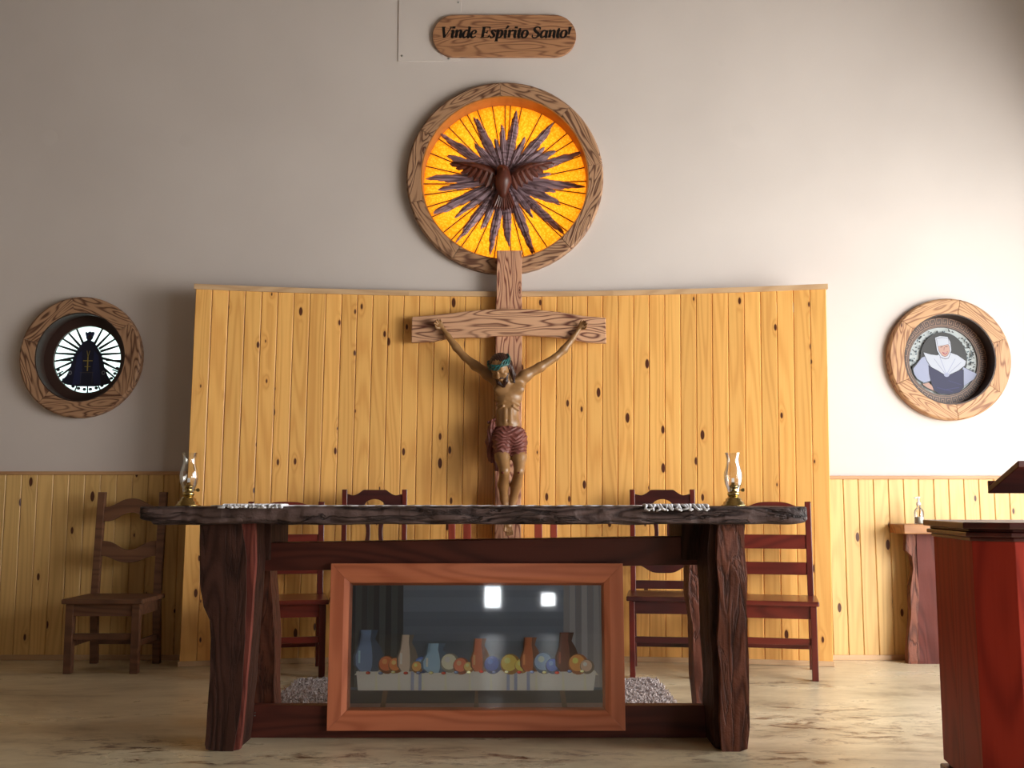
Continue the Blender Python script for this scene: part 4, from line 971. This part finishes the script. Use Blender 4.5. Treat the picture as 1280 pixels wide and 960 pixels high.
sh = [(SL, [(-.02, -.02), (1.02, -.02), (1.02, 1.02), (-.02, 1.02)])]
# plain dim interior: slate wall, floor, daylight patch, curtain folds at either side
for i in range(12):
    v = .30 + i * .06; g = 1 + .06 * math.sin(i * 1.7); sh.append(((int((60 + i * 2.2) * g), int((68 + i * 2.4) * g), int((82 + i * 2.6) * g)), [(.16, v), (.97, v), (.97, v + .08), (.16, v + .08)]))
for i in range(9):
    x = -.01 + i * .024; g = 38 + 14 * (i % 2) + 3 * (i % 3); sh.append(((g, g + 4, g + 10), [(x, .16), (x + .026, .16), (x + .022 + .004 * (i % 2), 1.01), (x, 1.01)]))
for i in range(7):
    x = .845 + i * .024; g = 96 + 16 * (i % 2) - 4 * (i % 3); sh.append(((g, g, g + 6), [(x, .16), (x + .026, .16), (x + .026, 1.01), (x + .004, 1.01)]))
sh.append(((36, 34, 42), [(0, 0), (1, 0), (1, .14), (0, .14)])); sh.append(((96, 74, 70), [(0, 0), (1, 0), (1, .035), (0, .03)]))
# table with pale cloth
sh.append(((148, 148, 142), [(.03, .30), (.97, .30), (.985, .26), (.015, .26)])); sh.append(((176, 174, 164), [(.03, .135), (.965, .135), (.975, .29), (.022, .29)]))
for i in range(20):
    x = .05 + i * .046 + rn.uniform(-.008, .008); sh.append(((158, 158, 150) if i % 2 else (188, 186, 176), [(x, .137), (x + .012, .137), (x + .006, .285), (x + .002, .285)]))
for x in (.62, .65, .70, .24, .27): sh.append(((112, 120, 144), [(x, .137), (x + .012, .137), (x + .012, .288), (x, .288)]))
sh.append(((70, 50, 42), [(.12, .0), (.14, .0), (.15, .135), (.13, .135)])); sh.append(((70, 50, 42), [(.84, .0), (.86, .0), (.85, .135), (.83, .135)])); sh.append(((70, 50, 42), [(.49, .0), (.51, .0), (.505, .135), (.495, .135)]))
AR = IW / IH
def e_(col, x, y, r, ry=None, rot=0):
    ry = ry or r
    def hl(c, k): return tuple(min(255, int(a_ * k)) for a_ in c)
    sh.append((hl(col, .6), [(p[0] / AR, p[1]) for p in ell(x * AR, y, r, ry, 18, rot=rot)])); sh.append((col, [(p[0] / AR, p[1]) for p in ell(x * AR - r * .12, y + ry * .12, r * .80, ry * .80, 16, rot=rot)])); sh.append((hl(col, 1.35), [(p[0] / AR, p[1]) for p in ell(x * AR - r * .3, y + ry * .35, r * .3, ry * .3, 10, rot=rot)]))
def jug(col, x, y, h, w):
    d = tuple(int(a_ * .62) for a_ in col)
    prof = [(.30, 0), (.48, .15), (.5, .38), (.36, .62), (.2, .78), (.22, .9), (.3, 1)]
    L_ = [(x - w * a_ / AR, y + h * b_) for a_, b_ in prof]; R_ = [(x + w * a_ / AR, y + h * b_) for a_, b_ in prof]
    sh.append((d, L_ + R_[::-1])); sh.append((col, [(x - w * a_ * .85 / AR, y + h * b_) for a_, b_ in prof] + [(x + w * a_ * .25 / AR, y + h * b_) for a_, b_ in prof][::-1]))
    sh.append((tuple(min(255, int(a_ * 1.4)) for a_ in col), line(x - w * .3 / AR, y + h * .2, x - w * .3 / AR, y + h * .5, .008)))
jug((86, 104, 134), .07, .29, .34, .26); e_((150, 86, 56), .145, .345, .075); e_((168, 104, 66), .18, .34, .065); jug((150, 140, 132), .225, .29, .30, .18); e_((70, 96, 156), .285, .345, .07); e_((176, 124, 76), .265, .325, .05)
jug((112, 138, 170), .34, .28, .24, .26); e_((168, 160, 148), .395, .36, .08); e_((176, 96, 76), .44, .335, .07); e_((190, 140, 90), .47, .325, .045)
jug((150, 92, 66), .515, .29, .27, .17); e_((52, 74, 140), .565, .345, .075); e_((196, 144, 70), .635, .35, .085); e_((204, 150, 76), .68, .335, .06); jug((138, 80, 50), .715, .29, .28, .18)
e_((110, 132, 170), .77, .36, .09); e_((60, 84, 150), .805, .335, .065); jug((88, 50, 40), .86, .29, .32, .2); e_((200, 116, 62), .905, .35, .085); e_((150, 130, 116), .94, .33, .06)
for i in range(18): e_(((150, 60, 50), (90, 100, 130), (180, 160, 120))[i % 3], .07 + i * .05, .285 + rn.uniform(-.008, .008), .02, .012)
art('printed_scene', sh, cvp, -.0125, bd, 'print', .00008, gain=2.9, label='dark still-life print of jugs and fruit along a white-clothed table')
m = MB(); m.box(-W2 + fw * .85, W2 - fw * .85, -.024, -.0225, fw * .85, OH - fw * .85); m.out('glazing', 'picglass', pf)
tilt = math.asin((4.60 - 4.565) / OH * .9)
pf.location = (P(595, 914, 4.53).x, 4.567, z0); pf.rotation_euler = (-tilt, 0, R(0))

# ================================================================== chairs (local: front is -y)
def chair_common(t, w, d, sh_, mat, matx, posts_h, lean, leg=.036, st=((.2, 'f'), (.16, 's')), seat_over=.015):
    m = MB(); m.box(-w / 2 - seat_over, w / 2 + seat_over, -d / 2 - .02, d / 2 - .01, sh_ - .028, sh_); m.out('seat', matx, t, bevel=.006)
    for sx in (-1, 1):
        x = sx * (w / 2 - leg / 2)
        m = MB(); m.box(x - leg / 2, x + leg / 2, -d / 2, -d / 2 + leg, 0, sh_ - .028); m.out('leg', mat, t, bevel=.003)
        rings = []
        for z, y in ((0, d / 2 - leg + .035), (sh_ - .05, d / 2 - leg), (sh_ + .03, d / 2 - leg + .004), (posts_h, d / 2 - leg + lean)):
            rings.append([(x - leg / 2, y, z), (x + leg / 2, y, z), (x + leg / 2, y + leg * .8, z), (x - leg / 2, y + leg * .8, z)])
        m = MB(); m.loft(rings); m.out('back_post', mat, t, bevel=.003)
        m = MB(); m.box(x - .009, x + .009, -d / 2 + leg, d / 2 - leg + .01, sh_ - .10, sh_ - .028); m.out('apron', mat, t)
        m = MB(); m.box(x - .009, x + .009, -d / 2 + leg, d / 2 - leg + .02, .15, .185); m.out('stretcher', mat, t, bevel=.002)
    m = MB(); m.box(-w / 2 + leg, w / 2 - leg, -d / 2 + .008, -d / 2 + .028, sh_ - .10, sh_ - .028); m.out('apron', matx, t)
    m = MB(); m.box(-w / 2 + leg, w / 2 - leg, d / 2 - leg + .005, d / 2 - leg + .025, sh_ - .10, sh_ - .028); m.out('apron', matx, t)
    m = MB(); m.box(-w / 2 + leg, w / 2 - leg, -d / 2 + .01, -d / 2 + .03, .195, .23); m.out('stretcher', matx, t, bevel=.002)
    m = MB(); m.box(-w / 2 + leg, w / 2 - leg, d / 2 - leg + .025, d / 2 - leg + .045, .12, .15); m.out('stretcher', matx, t, bevel=.002)
def backpiece(t, outline, w, d, lean, sh_, ph, mat, name, leg=.036, th=.018):
    """outline in (x, z); follows the lean of the posts"""
    m = MB(); m.prism(outline, 0, th)
    for v in m.bm.verts: v.co.y += d / 2 - leg + .006 + lean * max(0, (v.co.z - sh_)) / (ph - sh_)
    return m.out(name, mat, t, bevel=.002)
def smooth_line(f, x0, x1, n=24): return [(x0 + (x1 - x0) * i / n, f((x0 + (x1 - x0) * i / n))) for i in range(n + 1)]
bump = lambda x, c, w_: math.exp(-((x - c) / w_) ** 4)
def ladder_chair(name, label, cat):
    t = root(name, label, cat); w, d, sh_, ph, ln = .46, .42, .44, 1.0, .035
    chair_common(t, w, d, sh_, 'mahog', 'mahogx', ph, ln)
    xi = w / 2 - .036
    backpiece(t, smooth_line(lambda x: .965 + .034 * bump(x, 0, .13), -xi, xi) + smooth_line(lambda x: .895 + .018 * bump(x, 0, .045), xi, -xi), w, d, ln, sh_, ph, 'mahogx', 'top_rail')
    for a, b_ in ((.715, .80), (.56, .635)):
        backpiece(t, [(-xi, a), (xi, a), (xi, b_), (-xi, b_)], w, d, ln, sh_, ph, 'mahogx', 'back_slat')
    return t
def ornate_chair(name, label):
    t = root(name, label, 'chair'); w, d, sh_, ph, ln = .40, .42, .46, 1.075, .03
    chair_common(t, w, d, sh_, 'mahog', 'darkchair', ph, ln, leg=.032)
    xi = w / 2 - .032
    def topf(x): 
        a = abs(x) / xi
        return 1.045 + (.028 if a < .42 else .028 - .034 * math.sin((min(a, .8) - .42) / .38 * math.pi / 2) if a < .8 else -.006 + (a - .8) * .04)
    def botf(x): return .965 + (.05 * math.sqrt(max(0, 1 - (x / .065) ** 2)) if abs(x) < .065 else 0)
    backpiece(t, smooth_line(topf, -xi, xi, 36) + smooth_line(botf, xi, -xi, 36), w, d, ln, sh_, ph, 'darkchair', 'top_rail', leg=.032)
    for sx in (-1, 1):
        o = []
        for i in range(17):
            z = .66 + (.967 - .66) * i / 16; u_ = (i / 16 - .5) * 2; o.append((sx * (.105 - .055 * (1 - u_ * u_)), z))
        i2 = []
        for i in range(17):
            z = .967 - (.967 - .66) * i / 16; u_ = (.5 - i / 16) * 2; i2.append((sx * (.045 - .02 * (1 - u_ * u_)), z))
        backpiece(t, o + i2, w, d, ln, sh_, ph, 'darkchair', 'splat', leg=.032)
    backpiece(t, smooth_line(lambda x: .655 + .012 * bump(x, 0, .08), -xi, xi) + smooth_line(lambda x: .615 - .05 * bump(x, 0, .115), xi, -xi), w, d, ln, sh_, ph, 'darkchair', 'lower_rail', leg=.032)
    backpiece(t, [(-xi, .47), (xi, .47), (xi, .52), (-xi, .52)], w, d, ln, sh_, ph, 'darkchair', 'back_slat', leg=.032)
    return t
def wavy_chair():
    t = root('wooden_chair', 'worn brown wooden chair with wavy back rails against the left wainscot', 'chair'); w, d, sh_, ph, ln = .435, .40, .43, 1.06, .05
    chair_common(t, w, d, sh_, 'oldchair', 'oldchair', ph, ln, leg=.046, seat_over=.02)
    xi = w / 2 - .046
    g_ = lambda x, w_: math.exp(-(abs(x) / w_) ** 2.6); f1 = lambda x: .965 + .055 * g_(x, .10); f2 = lambda x: .875 + .055 * g_(x, .09)
    backpiece(t, smooth_line(f1, -xi, xi) + smooth_line(f2, xi, -xi), w, d, ln, sh_, ph, 'oldchair', 'top_rail', leg=.046)
    f1 = lambda x: .755 - .055 * g_(x, .09); f2 = lambda x: .665 - .045 * g_(x, .11)
    backpiece(t, smooth_line(f1, -xi, xi) + smooth_line(f2, xi, -xi), w, d, ln, sh_, ph, 'oldchair', 'back_slat', leg=.046)
    return t
def put(t, x, y, rz, s=1.0): t.location = (x, y, 0); t.rotation_euler = (0, 0, R(rz)); t.scale = (s, s, s)
c1 = wavy_chair(); put(c1, P(136, 840, 6.36).x, 6.42, 0)
GR = 'mahogany chairs lined up behind the altar'
c2 = ladder_chair('ladder_back_chair', 'mahogany ladder-back chair at right end of the row, one side beyond the altar', 'chair'); c2['group'] = GR
put(c2, P(969, 840, 6.25).x, 6.22, -14)
c3 = copy_tree(c2); c3['label'] = 'mahogany ladder-back chair seen between the left legs of the altar and the picture'
put(c3, P(354, 840, 6.25).x, 6.25, 13)
c4 = ornate_chair('carved_back_chair', 'dark mahogany chair with arched carved back, right of the crucifix'); c4['group'] = GR
put(c4, P(829, 840, 6.35).x, 6.27, -8)
c5 = copy_tree(c4); c5['label'] = 'dark mahogany chair with arched carved back, left of the crucifix'; put(c5, P(467, 840, 6.35).x, 6.27, 7)
# wide centre chair, mostly hidden by tabletop and picture
t = root('wide_chair', 'wide reddish wooden chair directly below the feet of the crucified figure', 'chair', group=GR)
t['label'] = 'wide reddish wooden chair under the crucifix, its back between tabletop and rail'
w = .665; M['redchair'] = wood('reddish_chair_wood', srgb(142, 60, 44), srgb(100, 38, 28), 'Z', 1.2, .5, .06, .35, fibre=.25, coat=.3)
m = MB(); m.box(-w / 2, w / 2, -.24, .2, .42, .45); m.out('seat', 'redchair', t, bevel=.006)
for sx in (-1, 1):
    for y, h in ((-.22, .64), (.16, .965)):
        m = MB(); m.box(sx * (w / 2 - .021) - .021, sx * (w / 2 - .021) + .021, y, y + .036, 0, h); m.out('leg' if y < 0 else 'back_post', 'redchair', t, bevel=.003)
    m = MB(); m.box(sx * (w / 2 - .115) - .024, sx * (w / 2 - .115) + .024, .165, .185, .45, .92); m.out('splat', 'redchair', t, bevel=.002)
    m = MB(); m.box(sx * (w / 2 - .021) - .024, sx * (w / 2 - .021) + .024, -.25, .16, .64, .665); m.out('armrest', 'redchair', t, bevel=.005)
m = MB(); m.box(-w / 2 + .042, w / 2 - .042, .164, .19, .915, .95); m.out('top_rail', 'redchair', t, bevel=.003)
m = MB(); m.box(-w / 2 + .042, w / 2 - .042, .16, .186, .735, .775); m.out('middle_rail', 'redchair', t, bevel=.003)
for y in (-.21, .17):
    m = MB(); m.box(-w / 2 + .04, w / 2 - .04, y, y + .02, .35, .42); m.out('apron', 'redchair', t)
t.location = (P(628, 800, 6.25).x, 6.25, 0)

# ================================================================== rug
x0, x1 = P(375, 849, 5.98).x, P(819, 852, 5.98).x
m = MB(); m.box(x0, x1, 5.05, 5.98, .0, .012); rg = m.out('rug', 'rug', bevel=.004)
tag(rg, 'shaggy pale grey rug on the floor behind the altar picture', 'rug')
me = bpy.data.meshes.new('pile'); V, Fc = [], []; rn = random.Random(5)
for i in range(15000):
    x, y = rn.uniform(x0 - .01, x1 + .01), rn.uniform(5.04, 5.99); a = rn.uniform(0, 6.3); h = rn.uniform(.014, .024); lx, ly = rn.uniform(-.014, .014), rn.uniform(-.014, .014); r = rn.uniform(.003, .0055); n0 = len(V)
    for k in range(3): V.append((x + r * math.cos(a + k * 2.09), y + r * math.sin(a + k * 2.09), .008))
    for k in range(3): V.append((x + lx + r * .8 * math.cos(a + k * 2.09), y + ly + r * .8 * math.sin(a + k * 2.09), h))
    Fc += [(n0, n0 + 1, n0 + 4, n0 + 3), (n0 + 1, n0 + 2, n0 + 5, n0 + 4), (n0 + 2, n0, n0 + 3, n0 + 5), (n0 + 3, n0 + 4, n0 + 5)]
me.from_pydata(V, [], Fc); o = link('pile', me, 'rug', rg); o['kind'] = 'stuff'

# ================================================================== altar cloth (lace runner) with scalloped ends
ac = root('altar_cloth', 'white lace runner lying along the altar top, scalloped ends at the front edge', 'cloth', (0, 4.7, TZ))
m = MB(); NXc = 150; xa, xb = P(272, 630, 4.5).x, P(878, 630, 4.5).x; rings = []
for i in range(NXc + 1):
    t_ = i / NXc; x = xa + (xb - xa) * t_
    e = min(t_, 1 - t_)
    fr = 4.40 + (.012 * math.sin(i * 1.3)) - (.085 * bump(x, P(840, 630, 4.3).x, .16)) - (.075 * bump(x, P(310, 630, 4.3).x, .14))
    zt = TZ + .0035 + .0018 * noise.noise(Vector((x * 9, 0, 0))) + .001 * math.sin(i * 1.3)
    rings.append([(x, fr, TZ + .0012), (x, fr, zt), (x, 4.6, zt + .0005), (x, 4.86, zt), (x, 4.86, TZ + .0012), (x, 4.6, TZ + .0012)])
m.loft(rings); m.out('runner', 'lace', ac, smooth=True)
rn = random.Random(9)
for cxp, n in ((848, 17), (318, 18)):
    for i in range(n):
        px = cxp + (i - n / 2) * (80 / n); v = P(px, 634, 4.27); dr = .020 if cxp > 500 else .004
        dr *= rn.uniform(.6, 1.0) * (1 if cxp > 500 else 1)
        yf = 4.262
        m = MB(); r_ = .009
        path = [(v.x, 4.36, TZ + .005), (v.x, 4.30, TZ + .006), (v.x + rn.uniform(-.01, .01), yf - .012, TZ + .004), (v.x + rn.uniform(-.012, .012), yf - .022, TZ - dr * .6), (v.x + rn.uniform(-.014, .014), yf - .024, TZ - dr)]
        m.tube(path, [.006, .006, .006, .0055, .004], 7); m.out('lace_scallop', 'lace', ac, smooth=True)

# ================================================================== hurricane lamps
def hurricane(label):
    t = root('oil_lamp', label, 'lamp', group='glass hurricane lamps at the ends of the altar'); t['group'] = 'glass hurricane lamps at the ends of the altar'
    m = MB(); m.lathe([(.054, 0), (.054, .004), (.046, .008), (.044, .018), (.036, .022), (.034, .032), (.026, .036), (.022, .044)], (0, 0, 0), 28); m.out('base', 'brass', t, smooth=True)
    m = MB(); m.lathe([(.022, .044), (.026, .05), (.026, .058), (.02, .062), (.018, .078), (.022, .082), (.022, .086), (.010, .094), (.007, .104)], (0, 0, 0), 24); bu = m.out('burner', 'brass', t, smooth=True)
    m = MB(); m.box(-.006, .006, -.0015, .0015, .1, .122); m.out('wick', 'lace', bu)
    m = MB(); m.tube([(.02, 0, .07), (.04, 0, .07)], .002, 6); m.lathe([(.008, -.002), (.008, .002)], (.042, 0, .07), 12, axis='Y'); m.out('wick_knob', 'brass', bu)
    m = MB(); pf_ = [(.025, .062), (.028, .078), (.036, .098), (.0405, .122), (.039, .145), (.033, .168), (.0275, .188), (.0265, .204), (.0295, .222), (.034, .234)]
    pr_ = []
    for (a, b_), (c, d) in zip(pf_, pf_[1:]): pr_ += [(a, b_), ((a + c) / 2, (b_ + d) / 2)]
    pr_.append(pf_[-1])
    m.lathe(pr_, (0, 0, 0), 32, cap=False); o = m.out('glass_chimney', 'glass', t, smooth=True)
    return t
l1 = hurricane('glass hurricane lamp with brass base on the right end of the altar'); l1.location = (P(917, 630, 4.62).x, 4.62, TZ + .001)
l2 = copy_tree(l1); l2['label'] = 'glass hurricane lamp with brass base on the left end of the altar'; l2.location = (P(235, 630, 4.62).x, 4.62, TZ + .001)

# ================================================================== side table and bottle
st_ = root('side_table', 'small rustic side table with thick slab top beside the lectern', 'table', (2.9, 6.6, 0))
YT = 6.50
tz = P(0, 655.5, YT).z; tzb = P(0, 667.5, YT).z
m = MB(); m.box(P(1130, 660, YT).x, P(1236, 660, YT).x, YT, 6.758, tzb, tz); o = m.out('tabletop', 'sideTop', st_, bevel=.005)
def sleg(pts, y0, y1, name, mat, seed): return poly_leg(pts, y0, y1, name, mat, .004, seed, st_)
YL = 6.60
sleg([(1146, 667), (1190, 667), (1190, 832), (1150, 832), (1148, 800), (1147, 770), (1149, 745), (1147, 715), (1146, 690)], YL, YL + .06, 'leg', 'mahogslab', 41)
sleg([(1133, 667), (1147, 667), (1146, 690), (1147, 715), (1149, 745), (1147, 770), (1148, 800), (1150, 832), (1136, 832), (1136, 800), (1139, 760), (1138, 735), (1142, 710), (1140, 695), (1133, 688)], YL, YL + .055, 'leg_edge', 'bark', 43)
sleg([(1205, 667), (1230, 667), (1230, 832), (1205, 832)], YL, YL + .06, 'leg', 'mahogslab', 45)
bo = root('bottle', 'clear pump bottle on the side table next to the lectern', 'bottle', (P(1149, 650, 6.6).x, 6.6, tz))
B0 = bo.location
m = MB(); m.lathe([(.028, .001), (.030, .004), (.030, .075), (.026, .088), (.016, .1), (.012, .106), (.012, .118)], B0, 22); m.out('bottle_body', 'glass', bo, smooth=True)
M['gel'] = plain('clear_gel', srgb(214, 216, 210), .2)
m = MB(); m.lathe([(.026, .004), (.027, .006), (.027, .045), (.0265, .046)], B0, 20); m.out('gel', 'gel', bo, smooth=True)
m = MB(); m.lathe([(.014, .118), (.014, .134), (.007, .136), (.006, .158), (.011, .16), (.011, .170), (.004, .172)], B0, 16); m.tube([(B0.x, B0.y, B0.z + .165), (B0.x - .03, B0.y - .005, B0.z + .163)], [.006, .004], 8); m.out('pump', 'white', bo, smooth=True)

# ================================================================== lectern
le = root('lectern', 'tall polygonal red-brown lectern with dark moulded top and tilted reading desk', 'lectern', (1.85, 3.7, 0))
plan = [(1.60, 3.95), (1.535, 3.72), (1.530, 3.45), (1.665, 3.36), (2.12, 3.36), (2.26, 3.45), (2.26, 3.72), (2.19, 3.95)]
# put the visible corners on the photograph's edges
def cornerx(px, y): return P(px, 760, y).x
plan[0] = (cornerx(1171, 3.95) , 3.95); plan[1] = (cornerx(1191, 3.74), 3.74); plan[2] = (cornerx(1219, 3.48), 3.48); plan[3] = (cornerx(1273, 3.40), 3.40)
cxl = sum(p[0] for p in plan) / 8; cyl = sum(p[1] for p in plan) / 8
def off(s): return [(cxl + (x - cxl) * s + 0, cyl + (y - cyl) * s) for x, y in plan]
ztop_ = P(0, 676, 3.5).z
m = MB(); m.prism(off(.96), .0, ztop_ - .005, 'XY'); m.out('core', 'lecdark', le)
for i in range(8):
    a, b_ = Vector(plan[i]), Vector(plan[(i + 1) % 8]); n = Vector((a.y - b_.y, b_.x - a.x)).normalized()
    mid = (a + b_) / 2
    if (mid - Vector((cxl, cyl))).dot(n) < 0: n = -n
    a2, b2 = a - n * .012, b_ - n * .012
    m = MB(); m.prism([tuple(a), tuple(b_), tuple(b2), tuple(a2)], .06, ztop_, 'XY'); m.out('side_panel', 'lectern', le, bevel=.001)
m = MB(); m.prism(off(1.035), 0, .045, 'XY'); m.out('plinth', 'lecdark', le, bevel=.006)
m = MB()
for s, z0_, z1_ in ((1.02, 0, .014), (1.06, .014, .030), (1.03, .030, .040), (1.09, .040, .062)):
    m.prism(off(s), ztop_ - .0 + z0_, ztop_ + z1_, 'XY')
m.out('cornice', 'lecdark', le, bevel=.004)
zc = ztop_ + .062
m = MB(); m.box(cxl - .10, cxl + .10, 3.50, 3.60, zc, zc + .10); m.out('desk_support', 'lecdark', le, bevel=.003)
# tilted desk: low edge towards the reader behind it
xd0, xd1 = P(1238, 617, 3.64).x, 2 * cxl - P(1238, 617, 3.64).x + .1
za, zb_ = P(0, 584, 3.43).z, P(0, 617, 3.64).z
m = MB(); q = [(xd0, 3.43, za), (xd1, 3.43, za), (xd1, 3.80, zb_ - (za - zb_) * .76), (xd0, 3.80, zb_ - (za - zb_) * .76)]
q = [(xd0, 3.43, za), (xd1, 3.43, za), (xd1, 3.66, zb_), (xd0, 3.66, zb_)]
m.hexa(q + [(x, y, z + .022) for x, y, z in q]); m.out('reading_desk', 'lecdark', le, bevel=.003)
m = MB(); m.box(xd0, xd1, 3.645, 3.66, zb_ + .018, zb_ + .045); m.out('book_ledge', 'lecdark', le, bevel=.003)
